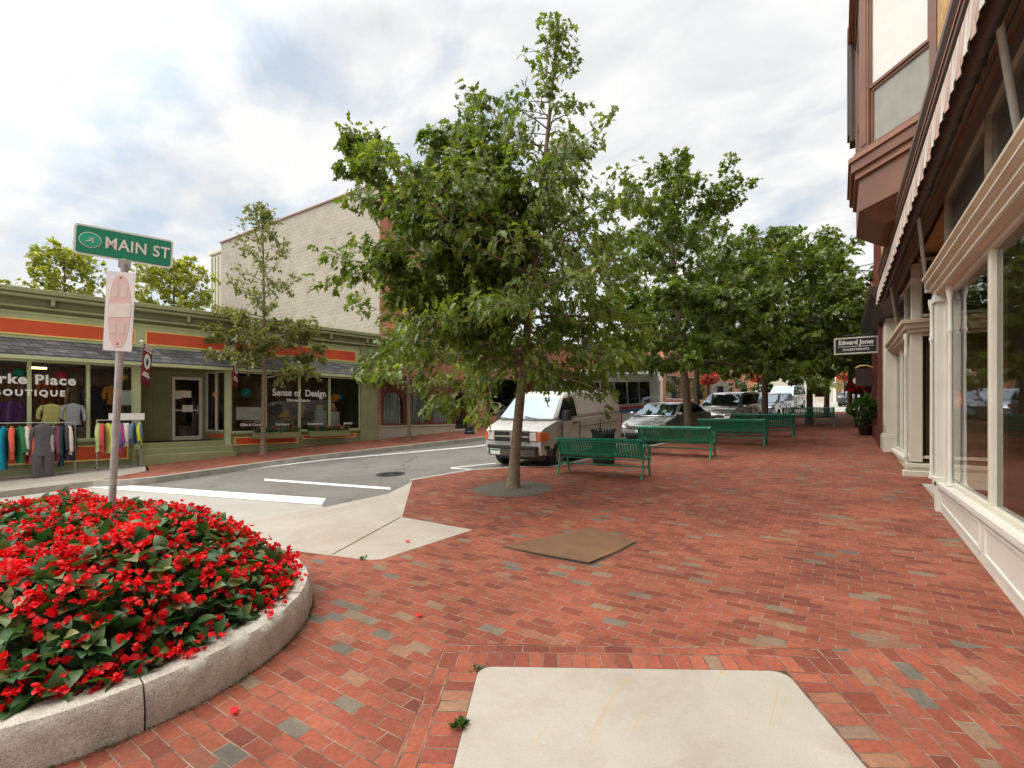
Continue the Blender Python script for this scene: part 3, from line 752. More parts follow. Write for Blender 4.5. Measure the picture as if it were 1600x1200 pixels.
for i, (x, y) in enumerate(pts):
    nrm = bednormal(x, y); nrm /= np.linalg.norm(nrm)
    dep = -rng.uniform(0, 1)**1.6*.17+.05
    P[i] = np.array([x, y, moundz(x, y)])+nrm*dep; DEP[i] = dep
    o_ = nrm.copy(); o_[2] = 0; ln = np.linalg.norm(o_)
    D[i] = o_*.8+rng.normal(0, .55, 3)+np.array([0, 0, .05])
V, F, tone = scatter('beg', P, D, .125, rng, .4, .95)
org = np.array([-7, CYP, zpl+.2])
o = npmesh('foliage', V-org, F, M['begleaf'], bed, attr=tone, smooth=False); tag(o, kind='stuff')
# flowers: clusters of small four-petalled blooms
ncl = 2150
cp = bedpoints(ncl, .17)
PV = []; PD = []
for (x, y) in cp:
    if rng.random() < .12: continue
    nrm = bednormal(x, y); nrm /= np.linalg.norm(nrm)
    c = np.array([x, y, moundz(x, y)])+nrm*rng.uniform(.02, .11)
    k = rng.integers(2, 7)
    for _ in range(k):
        q = c+rng.normal(0, .03, 3)*np.array([1.3, 1.3, .7])
        ax = nrm+rng.normal(0, .6, 3); ax /= np.linalg.norm(ax)
        t1 = np.cross(ax, rng.normal(0, 1, 3)); t1 /= np.linalg.norm(t1); t2 = np.cross(ax, t1)
        for d_ in (t1, t2, -t1, -t2):
            PV.append(q); PD.append(d_*1.0+ax*rng.uniform(.1, .6))
PV = np.array(PV); PD = np.array(PD)
V, F, tone = scatter('beg', PV, PD, .031, rng, .8, 1.7)
o = npmesh('blossoms', V-org, F, M['petal'], bed, attr=tone); tag(o, kind='stuff')
# grime and moss where the kerb meets the bricks
bp = [ptat(s0+rng.uniform(-tot*.30, tot*.16)) for _ in range(900)]
P = np.array([(q.x*1.0+rng.normal(0, .006), q.y+rng.normal(0, .006), gz(q.x, q.y)+.006) for q in bp])
ctr = np.array([CX1, CYP, 0]); P += (P-ctr)*np.array([1, 1, 0])/np.linalg.norm((P-ctr)[:, :2], axis=1)[:, None]*.022
V, F, tone = scatter('small', P, rng.normal(0, 1, P.shape)+np.array([0, 0, .5]), .017, rng, .8, 1.3)
tag(npmesh('moss', V, F, M['mossleaf'], None, attr=tone), 'thin line of moss along the foot of the granite planter', 'moss', kind='stuff')
# fallen petals and weeds
for i, (x, y, lab) in enumerate([(-3.12, 1.56, 'red fallen petal on the bricks nearest the granite joint'), (-3.05, 3.1, 'red fallen petal on bricks beyond the planter tip'), (-4.75, 4.6, 'small pink petal lying on the concrete ramp')]):
    V, F, tone = scatter('beg', np.array([[0, 0, 0.]]*2), np.array([[1, .3, .2], [-.6, .8, .25]]), .05, rng, .2, 1.3)
    tag(npmesh('fallen_petal', V, F, M['petal'], None, (x, y, gz(x, y)+.012), attr=tone), lab, 'petal', 'fallen petals on the paving')
def tuft(label, x, y, n, sz):
    a = rng.uniform(0, 6.28, n); rr = np.abs(rng.normal(0, sz*.7, n))
    P = np.stack([rr*np.cos(a)*.5, rr*np.sin(a), np.full(n, .005)], 1); D = np.stack([np.cos(a), np.sin(a), rng.uniform(.4, 1.8, n)], 1)
    V, F, tone = scatter('small', P, D, sz, rng, .4)
    return tag(npmesh('weed', V, F, M['bushleaf'], None, (x, y, gz(x, y)+.006), attr=tone), label, 'weed', 'weeds in the paving joints')
q = sp_(-.03, .62); tuft('green weed tuft at the left edge of the concrete slab', q[0], q[1], 46, .045)
q = sp_(-.02, .04); tuft('tiny weed at the top left corner of the concrete slab', q[0], q[1], 16, .03)
tuft('mossy weed at the lower tip of the concrete ramp', -4.72, 3.86, 26, .035)
q = sp_(W_+.16, 1.2); tuft('tiny weed between bricks right of the concrete slab', q[0], q[1], 12, .03)
# ------------------------------------------------------------------ green shop building (local x along the street, y into the building)
ANG = math.atan2(.986, .167)
PX, PY = -18.704, 2.568
def loc2w(k, y): return (PX+.167*k-.986*y, PY+.986*k+.167*y)
def gl(k, y=0): X, Y = loc2w(k, y); return gz(X, Y)+.05
gs = thing('shop_building', 'long one storey green shop building with red frieze panels', 'shop building', (PX, PY, 0), ANG)
K0, K1 = -7.0, 12.04
def panel(b, x0, x1, z0, z1, y, fr=.045, mi_f=1, mi_p=0, t=.02):
    b.box(x0, x1, y-.006, y+.05, z0, z1, mi_p)
    b.box(x0, x1, y-t, y+.02, z0, z0+fr, mi_f); b.box(x0, x1, y-t, y+.02, z1-fr, z1, mi_f)
    b.box(x0, x0+fr, y-t+.001, y+.02, z0+fr, z1-fr, mi_f); b.box(x1-fr, x1, y-t+.001, y+.02, z0+fr, z1-fr, mi_f)
# upper wall and body
b = MB()
b.box(K0, K1-.02, .02, .3, 3.4, 5.0); b.box(K0, K1-.02, .3, 14, 4.75, 4.9); b.box(K1-.3, K1-.02, .3, 14, .2, 4.75); b.box(K0, K0+.2, .3, 14, 0, 4.75); b.box(K0, K1, 13.8, 14, 0, 4.75)
b.build('wall', M['green'], gs)
b = MB()
b.box(K0-.1, K1+.05, -.32, .3, 5.2, 5.33); b.box(K0-.1, K1+.02, -.25, .28, 5.14, 5.2); b.box(K0-.1, K1, -.1, .25, 4.86, 5.14, 1); b.box(K0-.1, K1, -.19, .2, 4.8, 4.86)
for i in range(12):
    k = K0+.6+i*1.62; b.box(k, k+.09, -.27, -.09, 4.9, 5.14)
b.tube([(K0-.1, -.24, 5.12), (K1, -.24, 5.12)], .055, 8)
b.build('cornice', [M['green'], M['green_d']], gs, bevel=.012)
b = MB()
for x0, x1 in ((-6.2, -2.6), (-2.38, 3.62), (3.86, 6.13), (6.39, 11.05)): panel(b, x0, x1, 4.07, 4.53, -.02)
b.build('frieze_panel', [M['redp'], M['yellowp']], gs)
b = MB(); b.box(K0, K1-.8, -.012, .02, 3.95, 4.66, 0); b.box(K0, K1-.8, -.05, .02, 4.66, 4.72)
b.build('frieze', M['green_l'], gs)
# shingled pent roof
b = MB()
b.add([(K0, -.02, 3.99), (11.2, -.02, 3.99), (11.2, -.44, 3.53), (K0, -.44, 3.53), (K0, -.02, 3.95), (11.2, -.02, 3.95), (11.2, -.44, 3.49), (K0, -.44, 3.49)],
      [(3, 2, 1, 0), (4, 5, 6, 7), (0, 1, 5, 4), (1, 2, 6, 5), (2, 3, 7, 6), (3, 0, 4, 7)])
b.build('pent_roof', M['shingle'], gs)
b = MB(); b.box(K0, 11.22, -.455, -.33, 3.39, 3.488); b.box(K0, 11.2, -.33, .02, 3.40, 3.44); b.box(11.12, 11.2, -.4, .0, 3.44, 3.9, 0)
b.build('fascia', M['green_l'], gs, bevel=.008)
# pilasters
b = MB()
for x0, x1 in ((11.24, 12.04),):
    b.box(x0, x1, -.1, .06, .4, 4.8); b.box(x0-.04, x1+.04, -.14, .06, .4, 1.12); b.box(x0-.03, x1+.03, -.13, .05, 1.12, 1.17); b.box(x0-.03, x1+.03, -.15, .05, 4.35, 4.46)
    b.box(x0+.1, x0+.14, -.112, 0, 1.3, 4.3); b.box(x1-.14, x1-.1, -.112, 0, 1.3, 4.3)
b.build('pilaster', M['green'], gs, bevel=.01)
for k in (3.66, 6.2): b = MB(); b.box(k-.09, k+.09, -.06, .1, gl(k)-.1, 3.42); b.build('corner_post', M['green_l'], gs, bevel=.008)
# bulkheads under the windows
b = MB()
for (x0, x1, segs, zs) in ((K0, 3.57, [(-6.8, -4.6), (-4.4, -2), (-1.9, .3), (.45, 3.45)], 1.1), (6.29, 11.24, [(6.4, 8.62), (8.78, 11.05)], 1.2)):
    b.box(x0, x1, .0, .1, .0, zs, 2)
    for s0, s1 in segs: panel(b, s0, s1, max(gl(s0), gl(s1))+.17, zs-.1, -.012)
    b.box(x0, x1, -.1, .12, zs, zs+.06, 2)
b.build('bulkhead', [M['redp'], M['yellowp'], M['green']], gs, bevel=.006)
# shop windows: each light a window with its pane
def win(parent, x0, x1, z0, z1, y, fmat, gmat, fr=.045, M4=None, name='window'):
    b = MB()
    b.box(x0, x1, y-.03, y+.04, z0, z0+fr); b.box(x0, x1, y-.03, y+.04, z1-fr, z1)
    b.box(x0, x0+fr, y-.029, y+.04, z0+fr, z1-fr); b.box(x1-fr, x1, y-.029, y+.04, z0+fr, z1-fr)
    if M4 is not None: b.v = [tuple(M4 @ Vector(p)) for p in b.v]
    o = b.build(name, fmat, parent)
    g = MB(); g.add([(x0+fr, y+.01, z0+fr), (x1-fr, y+.01, z0+fr), (x1-fr, y+.01, z1-fr), (x0+fr, y+.01, z1-fr)], [(0, 1, 2, 3)])
    if M4 is not None: g.v = [tuple(M4 @ Vector(p)) for p in g.v]
    g.build('pane', gmat, o)
    return o
lx = [-7+.1, -4.9, -3.7, -2.45, -1.2, .03, 1.28, 2.51, 3.57]
for a, c in zip(lx, lx[1:]): win(gs, a, c, 1.16, 3.4, .03, M['green_l'], M['glass'])
rx_ = [6.29, 7.45, 8.69, 9.9, 11.24]
for a, c in zip(rx_, rx_[1:]): win(gs, a, c, 1.26, 3.4, .03, M['green_l'], M['glass'])
# recessed entrance
FZ = 1.0
b = MB()
b.box(3.57, 6.29, -.02, 1.5, .0, FZ)
b.box(3.6, 6.28, -.36, -.02, .0, FZ-.17); b.box(3.63, 6.26, -.70, -.36, .0, FZ-.34)
b.build('steps', M['green'], gs, bevel=.012)
b = MB(); b.box(3.57, 4.82, 1.2, 1.3, FZ, 3.42); b.box(4.82, 5.72, 1.2, 1.3, 3.2, 3.42); b.box(5.72, 5.86, 1.2, 1.3, FZ, 3.42); b.box(3.57, 6.29, .1, 1.3, 3.4, 3.44)
for i in range(9): b.box(3.6+i*.135, 3.615+i*.135, 1.19, 1.21, FZ, 3.4)
b.box(3.57, 3.66, .1, 1.2, FZ-.02, 1.2)
b.build('entrance_wall', M['green_d'], gs)
b = MB(); b.box(3.66, 3.7, .12, 1.18, FZ, 3.4); b.build('red_side_panel', M['redbrown'], gs)
d = MB(); y = 1.16
d.box(4.82, 4.91, y, y+.06, FZ, 3.2); d.box(5.63, 5.72, y, y+.06, FZ, 3.2); d.box(4.91, 5.63, y, y+.06, 3.1, 3.2); d.box(4.91, 5.63, y, y+.06, FZ, FZ+.14); d.box(4.91, 5.63, y+.01, y+.05, 2.02, 2.06)
dr = d.build('door', M['cream'], gs, bevel=.005)
g = MB(); g.add([(4.91, y+.03, FZ+.14), (5.63, y+.03, FZ+.14), (5.63, y+.03, 3.1), (4.91, y+.03, 3.1)], [(0, 1, 2, 3)]); g.build('pane', M['glass'], dr)
h = MB(); h.tube([(5.56, y-.01, 1.9), (5.56, y-.06, 1.92), (5.56, y-.06, 2.2), (5.56, y-.01, 2.22)], .012, 6); h.build('handle', M['galv'], dr)
# slanted window from the door to the corner
p0, p1 = Vector((5.86, 1.2)), Vector((6.2, .06)); L_ = (p1-p0).length; aa = math.atan2(p1.y-p0.y, p1.x-p0.x)
M4 = Matrix.Translation((p0.x, p0.y, 0)) @ Matrix.Rotation(aa, 4, 'Z')
win(gs, .02, L_*.5, 1.3, 3.4, 0, M['cream'], M['glass'], M4=M4); win(gs, L_*.5, L_-.02, 1.3, 3.4, 0, M['cream'], M['glass'], M4=M4)
b = MB(); b.box(0, L_, -.03, .06, FZ, 1.3); b.box(.15, L_-.15, -.045, 0, FZ+.08, 1.2, 1); b.v = [tuple(M4 @ Vector(p)) for p in b.v]; b.build('bulkhead', [M['green'], M['redp']], gs)
# interior shell with shelves
b = MB()
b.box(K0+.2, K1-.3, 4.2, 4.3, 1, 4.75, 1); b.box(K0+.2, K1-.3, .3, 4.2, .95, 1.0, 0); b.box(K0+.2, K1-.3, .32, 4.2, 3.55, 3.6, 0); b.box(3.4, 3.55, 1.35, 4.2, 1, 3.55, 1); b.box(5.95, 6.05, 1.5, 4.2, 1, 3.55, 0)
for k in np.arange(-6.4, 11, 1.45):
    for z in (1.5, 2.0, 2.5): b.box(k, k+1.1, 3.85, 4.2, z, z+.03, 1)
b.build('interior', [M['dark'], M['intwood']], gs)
# lettering on the glass
text('lettering', 'Parke Place', .37, M['letter'], gs, (1.27, .0, 2.86), sx=1.0, ext=.003, off=.012, spacing=1.12)
text('lettering', 'BOUTIQUE', .23, M['letter'], gs, (1.31, .0, 2.49), sx=.98, ext=.003, off=.009, spacing=1.35)
text('lettering', 'Sense of  Design', .36, M['letter'], gs, (8.72, .0, 2.70), sx=.86, ext=.003, off=.008)
text('lettering', 'Home Decor', .16, M['letter'], gs, (8.66, .0, 2.43), sx=1.05, ext=.003, off=.004)
for s_, k in (('Gifts & Cards', 6.95), ('Furniture', 8.05), ('Accessories', 9.3), ('Jewelry', 10.7)):
    text('lettering', s_, .13, M['letter'], gs, (k, .0, 1.52), ext=.003, off=.003)

def at_shop(name, label, cat, k, y, z, group=None, rz=0):
    X, Y = loc2w(k, y); return thing(name, label, cat, (X, Y, z), ANG+rz, group)
# paper lanterns
for k, z, r, col, nm in ((1.1, 3.05, .13, (.0, .28, .2), 'teal'), (1.95, 3.02, .14, (.65, .02, .06), 'crimson'), (3.35, 3.06, .12, (.75, .42, .02), 'yellow'), (6.9, 2.68, .16, (.0, .33, .3), 'turquoise'), (10.3, 2.58, .17, (.8, .28, .01), 'orange'), (10.48, 2.6, .13, (.03, .25, .38), 'blue'), (7.95, 2.66, .12, (.7, .3, .02), 'amber'), (6.05, 2.6, .11, (.7, .17, .03), 'tangerine')):
    yy = .35 if nm != 'tangerine' else .75
    L = at_shop('paper_lantern', '%s paper lantern hanging behind the shop glass' % nm, 'lantern', k, yy, z, 'paper lanterns hanging in the shop windows')
    b = MB(); pr = [(.03, -r)]+[(r*math.sin(math.pi*i/12)+(.004 if i % 2 else 0)+.01, -r*math.cos(math.pi*i/12)) for i in range(1, 12)]+[(.03, r)]
    b.lathe(pr, 16); b.build('shade', paint(col, .7), L, smooth=40)
    b = MB(); b.tube([(0, 0, r), (0, 0, 3.5-z)], .004, 4); b.build('cord', M['trim'], L)
# yellow strip light
L = at_shop('ceiling_light', 'lit pale yellow strip light under the boutique ceiling', 'light', 1.5, 1.3, 3.28)
m_, t_, b_ = nt('lamp_tube'); b_.inputs['Emission Color'].default_value = (1, .66, .25, 1); b_.inputs['Emission Strength'].default_value = 4.5; b_.inputs['Base Color'].default_value = (.8, .7, .5, 1)
b = MB(); b.box(-.2, .2, -.07, .07, -.03, .02); b.build('tube', m_, L, bevel=.01)
b = MB(); b.box(-.23, .23, -.09, .09, .02, .06); b.tube([(-.25, 0, .06), (-.25, 0, .35)], .006, 4); b.tube([(.25, 0, .06), (.25, 0, .35)], .006, 4); b.build('housing', M['cream'], L)

# garments ------------------------------------------------------------------
def garment(name, label, cat, X, Y, z, rz, w, t, L, col, sleeves=True, flare=1.15, seed=0, group=None, pants=False, hanger=True):
    rd = random.Random(seed); g = thing(name, label, cat, (X, Y, z), rz, group)
    b = MB(); n = 14
    def body(xo, hw0, L0, L1, rows):
        vs = []; fs = []
        for i, (f, ww, tt) in enumerate(rows):
            for k in range(n):
                a = 2*math.pi*k/n; wob = 1+.10*math.sin(3*a+seed+f*3)*f
                vs.append((xo+ww*w/2*math.copysign(abs(math.cos(a))**.7, math.cos(a))*wob, tt*t/2*math.sin(a)*wob+.012*math.sin(a*4+seed)*f, -(L0+(L1-L0)*f)+(.015*math.sin(a*2+seed) if f == 1 else 0)))
        for i in range(len(rows)-1):
            for k in range(n): fs.append((i*n+k, i*n+(k+1) % n, (i+1)*n+(k+1) % n, (i+1)*n+k))
        fs.append(tuple(range(n))); b.add(vs, fs)
    if pants == 'suit':
        body(0, 0, 0, L*.6, [(0, .22, .6), (.05, .55, .7), (.11, .84, .8), (.3, .8, .9), (.6, .74, 1), (1, .9, 1.1)])
        for s in (-1, 1):
            body(s*w*.24, 0, L*.56, L, [(0, .5, 1), (.5, .46, .9), (1, .42, .7)])
            b.tube([(s*w*.37, 0, -.1), (s*(w*.45+.03), .02, -.38), (s*(w*.45+.05), .03, -.68)], [.055, .05, .04], 8)
    elif pants:
        body(0, 0, 0, L*.3, [(0, .8, .7), (.5, .95, 1), (1, 1, 1)])
        for s in (-1, 1): body(s*w*.24, 0, L*.28, L, [(0, .5, 1), (.5, .46, .9), (1, .5, .8)])
    else:
        body(0, 0, 0, L, [(0, .22, .5), (.035, .5, .7), (.09, 1.0, .8), (.3, .92, 1), (.55, .86*flare**.3, 1), (.8, .95*flare**.7, 1.05), (1, 1*flare, 1.1)])
        if sleeves:
            for s in (-1, 1):
                x0 = s*w*.45; l = L*rd.uniform(.6, .8)
                b.tube([(x0, 0, -.06), (x0+s*.07, .01, -.06-l*.35), (x0+s*.09, .0, -.06-l*.7), (x0+s*.085, -.01, -.06-l)], [t*.42+.012, t*.4+.02, t*.36+.016, t*.34+.012], 8)
    o = fixn(b.build('cloth', paint(col, .85, .16, scale=9), g, smooth=60))
    if hanger:
        h = MB(); h.tube([(-w*.38, 0, -.05), (0, 0, .01), (w*.38, 0, -.05)], .006, 5)
        h.tube([(0, 0, .01), (0, 0, .05), (.012, 0, .075), (.0, 0, .09), (-.015, 0, .075)], .004, 5); h.build('hanger', M['trim'], g)
    return g
def rack(label, k0, k1, y, H):
    km = (k0+k1)/2; z = gl(km, y); r_ = at_shop('clothes_rack', label, 'clothes rack', km, y, z, 'clothes racks before the boutique'); hw = (k1-k0)/2
    b = MB(); b.tube([(-hw, 0, H), (hw, 0, H)], .014, 8); b.build('rail', M['galv'], r_, smooth=60)
    for s in (-1, 1):
        b = MB(); b.tube([(s*hw, 0, .06), (s*hw, 0, H+.01)], .014, 8); b.tube([(s*hw, -.27, .06), (s*hw, .27, .06)], .013, 8)
        e = b.build('upright', M['galv'], r_, smooth=60)
        for q in (-.26, .26):
            c = MB(); c.tube([(s*hw-.012, q, .03), (s*hw+.012, q, .03)], .03, 10); c.build('castor', M['rubber'], e)
    return z+H
RY = -.75
zr = rack('long chrome clothes rack of mixed tops at the left frame edge', -.75, 2.16, RY, 1.47)
zr2 = rack('short chrome clothes rack of bright tops beside the street sign pole', 2.62, 3.62, RY, 1.40)
rd = random.Random(5)
cols1 = [(-.6, (.5, .5, .46), 'pale grey top', .6), (-.42, (.35, .02, .04), 'dark red top', .75), (-.2, (.04, .04, .05), 'black top', .8), (.05, (.6, .55, .5), 'oatmeal top', .7), (.3, (.2, .25, .1), 'olive top', .7),
         (.62, (.0, .25, .38), 'turquoise top', .95), (.78, (.0, .3, .45), 'bright blue top', 1.1), (.93, (.75, .13, .07), 'coral top', .85), (1.08, (.02, .2, .07), 'emerald print top', .95), (1.2, (.7, .6, .5), 'cream print top', .75), (1.27, (.6, .12, .1), 'salmon top', 1.0),
         (1.72, (.45, .38, .37), 'grey floral blouse', .9), (1.8, (.22, .05, .1), 'plum top', .95), (1.88, (.01, .05, .055), 'dark teal coat', 1.1), (1.98, (.05, .05, .06), 'charcoal cardigan', .95), (2.04, (.75, .6, .5), 'cream blouse', .8), (2.11, (.012, .012, .014), 'black cardigan', .95)]
for i, (k, c, nm, L) in enumerate(cols1):
    X, Y = loc2w(k, RY)
    if .0 < k < 2.2: pass
    garment('garment', '%s hanging edge on along the long clothes rack' % nm, 'garment', X, Y, zr-.085, ANG+R(90)+rd.uniform(-.25, .25), .42, .1, L, c, True, 1.1, i, 'clothes on the long rack')
X, Y = loc2w(1.5, RY-.28)
garment('dress', 'long charcoal grey outfit hanging face on at the front of the long rack', 'dress', X, Y, zr-.02, ANG+.1, .46, .16, 1.42, (.1, .092, .1), True, 1.0, 31, pants='suit')
cols2 = [(2.66, (.5, .58, .25), 'pale lime top', .8), (2.74, (.75, .08, .1), 'red print top', .85), (2.86, (.5, .62, .12), 'lime green top', .85), (2.97, (.62, .5, .08), 'mustard top', .6), (3.03, (.7, .04, .05), 'scarlet top', .65), (3.1, (.4, .05, .2), 'purple print skirt', .85), (3.16, (.1, .15, .4), 'royal blue top', .7), (3.24, (.62, .57, .5), 'beige top', .68), (3.32, (.68, .66, .62), 'ivory top', .66), (3.44, (.14, .2, .32), 'denim shirt', .62), (3.52, (.12, .16, .3), 'slate blue shirt', .64), (3.6, (.6, .62, .02), 'bright yellow jacket', .66)]
for i, (k, c, nm, L) in enumerate(cols2):
    X, Y = loc2w(k, RY)
    garment('garment', '%s hanging on the short rack by the sign pole' % nm, 'garment', X, Y, zr2-.085, ANG+R(90)+rd.uniform(-.35, .35), .4, .1, L, c, True, 1.1, 50+i, 'clothes on the short rack')
X, Y = loc2w(1.72, -.12)
garment('top', 'olive yellow jumper displayed face on against the boutique glass', 'top', X, Y, 2.2, ANG, .40, .09, .56, (.36, .34, .1), True, 1.0, 71)
X, Y = loc2w(2.17, -.14)
garment('top', 'grey cardigan displayed face on against the boutique glass', 'top', X, Y, 2.22, ANG, .36, .09, .62, (.27, .28, .3), True, 1.0, 72)
for i, (k, y, z, nm, c, L, w) in enumerate([(2.75, .9, 2.75, 'dark navy coat hanging inside the boutique behind the short rack', (.03, .035, .06), .95, .46), (3.12, .7, 2.8, 'orange scarf like top hanging inside the boutique near the entrance corner', (.7, .28, .05), .6, .2), (.95, 1.1, 2.3, 'purple top hanging deep inside the boutique', (.25, .08, .4), .6, .4), (1.75, 1.6, 2.9, 'rust dress hanging deep inside the boutique', (.4, .12, .05), .9, .42), (2.4, 1.9, 2.8, 'cream dress hanging deep inside the boutique', (.6, .5, .36), 1.0, .42), (.2, .9, 2.5, 'teal jacket hanging deep inside the boutique', (.02, .25, .25), .7, .42)]):
    X, Y = loc2w(k, y); garment('garment', nm, 'garment', X, Y, z, ANG+.15*i, w, .12, L, c, True, 1.1, 200+i, 'clothes inside the boutique')
L = at_shop('shirt_sign', 'white notice clipped on top of the short rack', 'notice', 3.3, RY, zr2)
b = MB(); b.box(-.42, .42, -.006, .006, .0, .2); b.build('board', M['signwhite'], L); b = MB(); b.tube([(-.3, 0, -.02), (-.3, 0, .02)], .008, 5); b.tube([(.3, 0, -.02), (.3, 0, .02)], .008, 5); b.build('clip', M['galv'], L)
# window displays
def board(label, k, y, z, w, h, col, cat='poster', name='poster', frame=None, rx=0):
    o = at_shop(name, label, cat, k, y, z); 
    b = MB(); b.box(-w/2, w/2, -.008, .008, 0, h); b.build('sheet', paint(col, .7, .1, scale=7), o)
    b = MB(); fr = .02
    b.box(-w/2-fr, w/2+fr, -.012, .012, -fr, 0); b.box(-w/2-fr, w/2+fr, -.012, .012, h, h+fr); b.box(-w/2-fr, -w/2, -.012, .012, 0, h); b.box(w/2, w/2+fr, -.012, .012, 0, h)
    b.build('frame', frame or M['cream'], o); return o
board('white poster with a small figure in the boutique window', 3.42, .1, 2.2, .3, .42, (.7, .76, .78))
board('wide white signboard in the design shop window behind the thin tree', 6.95, .16, 1.72, .85, .42, (.78, .77, .76))
board('yellow notice on the right of the wide white signboard', 7.35, .22, 1.62, .4, .25, (.72, .5, .1))
board('left of two white framed panels in the design shop window', 9.65, .25, 1.38, .45, .62, (.5, .52, .47))
board('right of two white framed panels in the design shop window', 10.2, .25, 1.36, .45, .62, (.52, .54, .48))
board('small cream picture above the white framed panels', 9.7, .45, 2.02, .2, .22, (.62, .52, .33), 'picture', 'picture')
board('white price card behind the shop door glass', 5.22, 1.15, 2.5, .28, .2, (.7, .69, .6), 'card', 'card'); board('square white card beside the price card on the shop door', 4.99, 1.15, 2.45, .15, .24, (.6, .62, .6), 'card', 'card'); board('white card at handle height on the shop door', 5.27, 1.15, 2.0, .28, .2, (.68, .66, .56), 'card', 'card')
ch = at_shop('chair', 'yellow wooden chair in the design shop window', 'chair', 8.35, .45, 1.26)
b = MB(); b.box(-.2, .2, -.2, .2, .4, .44); b.build('seat', paint((.7, .42, .03)), ch, bevel=.01)
for sx_ in (-.18, .18):
    for sy in (-.18, .18):
        b = MB(); b.box(sx_-.02, sx_+.02, sy-.02, sy+.02, 0, .4 if sy < 0 else .82); b.build('leg', paint((.7, .42, .03)), ch)
b = MB(); b.box(-.16, .16, .165, .195, .5, .8); b.build('backrest', paint((.7, .42, .03)), ch, bevel=.01)
def scarf(label, k, z, w, h, col, col2):
    o = at_shop('scarf', label, 'scarf', k, .2, z, 'scarves in the design shop window')
    b = MB(); vs = [(-w/2, 0, h), (w/2, 0, h), (w/2, .02, h*.45), (0, .03, 0), (-w/2, .02, h*.45)]; b.prism([(p[0], p[2]) for p in vs], -.01, .01, 0, Matrix.Rotation(R(90), 4, 'X')); b.build('cloth', paint(col, .9, .3, scale=14), o)
    b = MB(); b.tube([(-w/2, 0, h*.45), (0, 0, 0), (w/2, 0, h*.45)], .02, 5); b.build('fringe', paint(col2, .9), o)
scarf('grey scarf with an orange pointed hem in the design shop window', 7.85, 1.72, .55, .62, (.12, .1, .1), (.7, .16, .05)); scarf('patterned red scarf hanging at the middle of the design shop window', 8.83, 1.78, .3, .62, (.4, .3, .2), (.6, .1, .08))
hd_ = at_shop('display_pot', 'red and orange pot on top of the white framed panels', 'pot', 10.2, .4, 2.0)
b = MB(); b.lathe([(.1, 0), (.2, .06), (.22, .14), (.12, .24), (.14, .28)], 14); b.build('bowl', paint((.6, .13, .05)), hd_, smooth=50); b = MB(); b.ball((0, 0, .28), .12, 10, 0, (1, 1, .5)); b.build('fruit', paint((.75, .45, .04)), hd_, smooth=60)
# window boxes
for k, lab in ((7.75, 'green window box of pink flowers behind the thin street tree'), (9.75, 'green window box of pink flowers nearest the green corner pilaster')):
    o = at_shop('window_box', lab, 'window box', k, -.28, 1.02, 'window boxes under the design shop windows')
    b = MB(); b.prism([(-.11, 0), (.11, 0), (.15, .22), (-.15, .22)], -.82, .82, 0, Matrix.Rotation(R(90), 4, 'Z') @ Matrix.Rotation(R(90), 4, 'X')); b.build('box', M['green'], o, bevel=.01)
    rg = np.random.default_rng(int(k*10)); n = 420
    P = np.stack([rg.uniform(-.8, .8, n), rg.normal(0, .1, n), .2+rg.random(n)*.16], 1); D = rg.normal(0, .6, (n, 3))+np.array([0, -.3, .4])
    V, F, tn = scatter('beg', P, D, .09, rg); npmesh('foliage', V, F, M['bushleaf'], o, attr=tn)
    c = np.stack([rg.choice([-.62, -.55, -.1, .35, .6], 90)+rg.normal(0, .05, 90), rg.normal(-.08, .07, 90), .32+rg.random(90)*.1], 1)
    V, F, tn = scatter('beg', c, rg.normal(0, 1, (90, 3)), .05, rg, .8, 1.5); npmesh('blossoms', V, F, M['pinkpetal'], o, attr=tn)
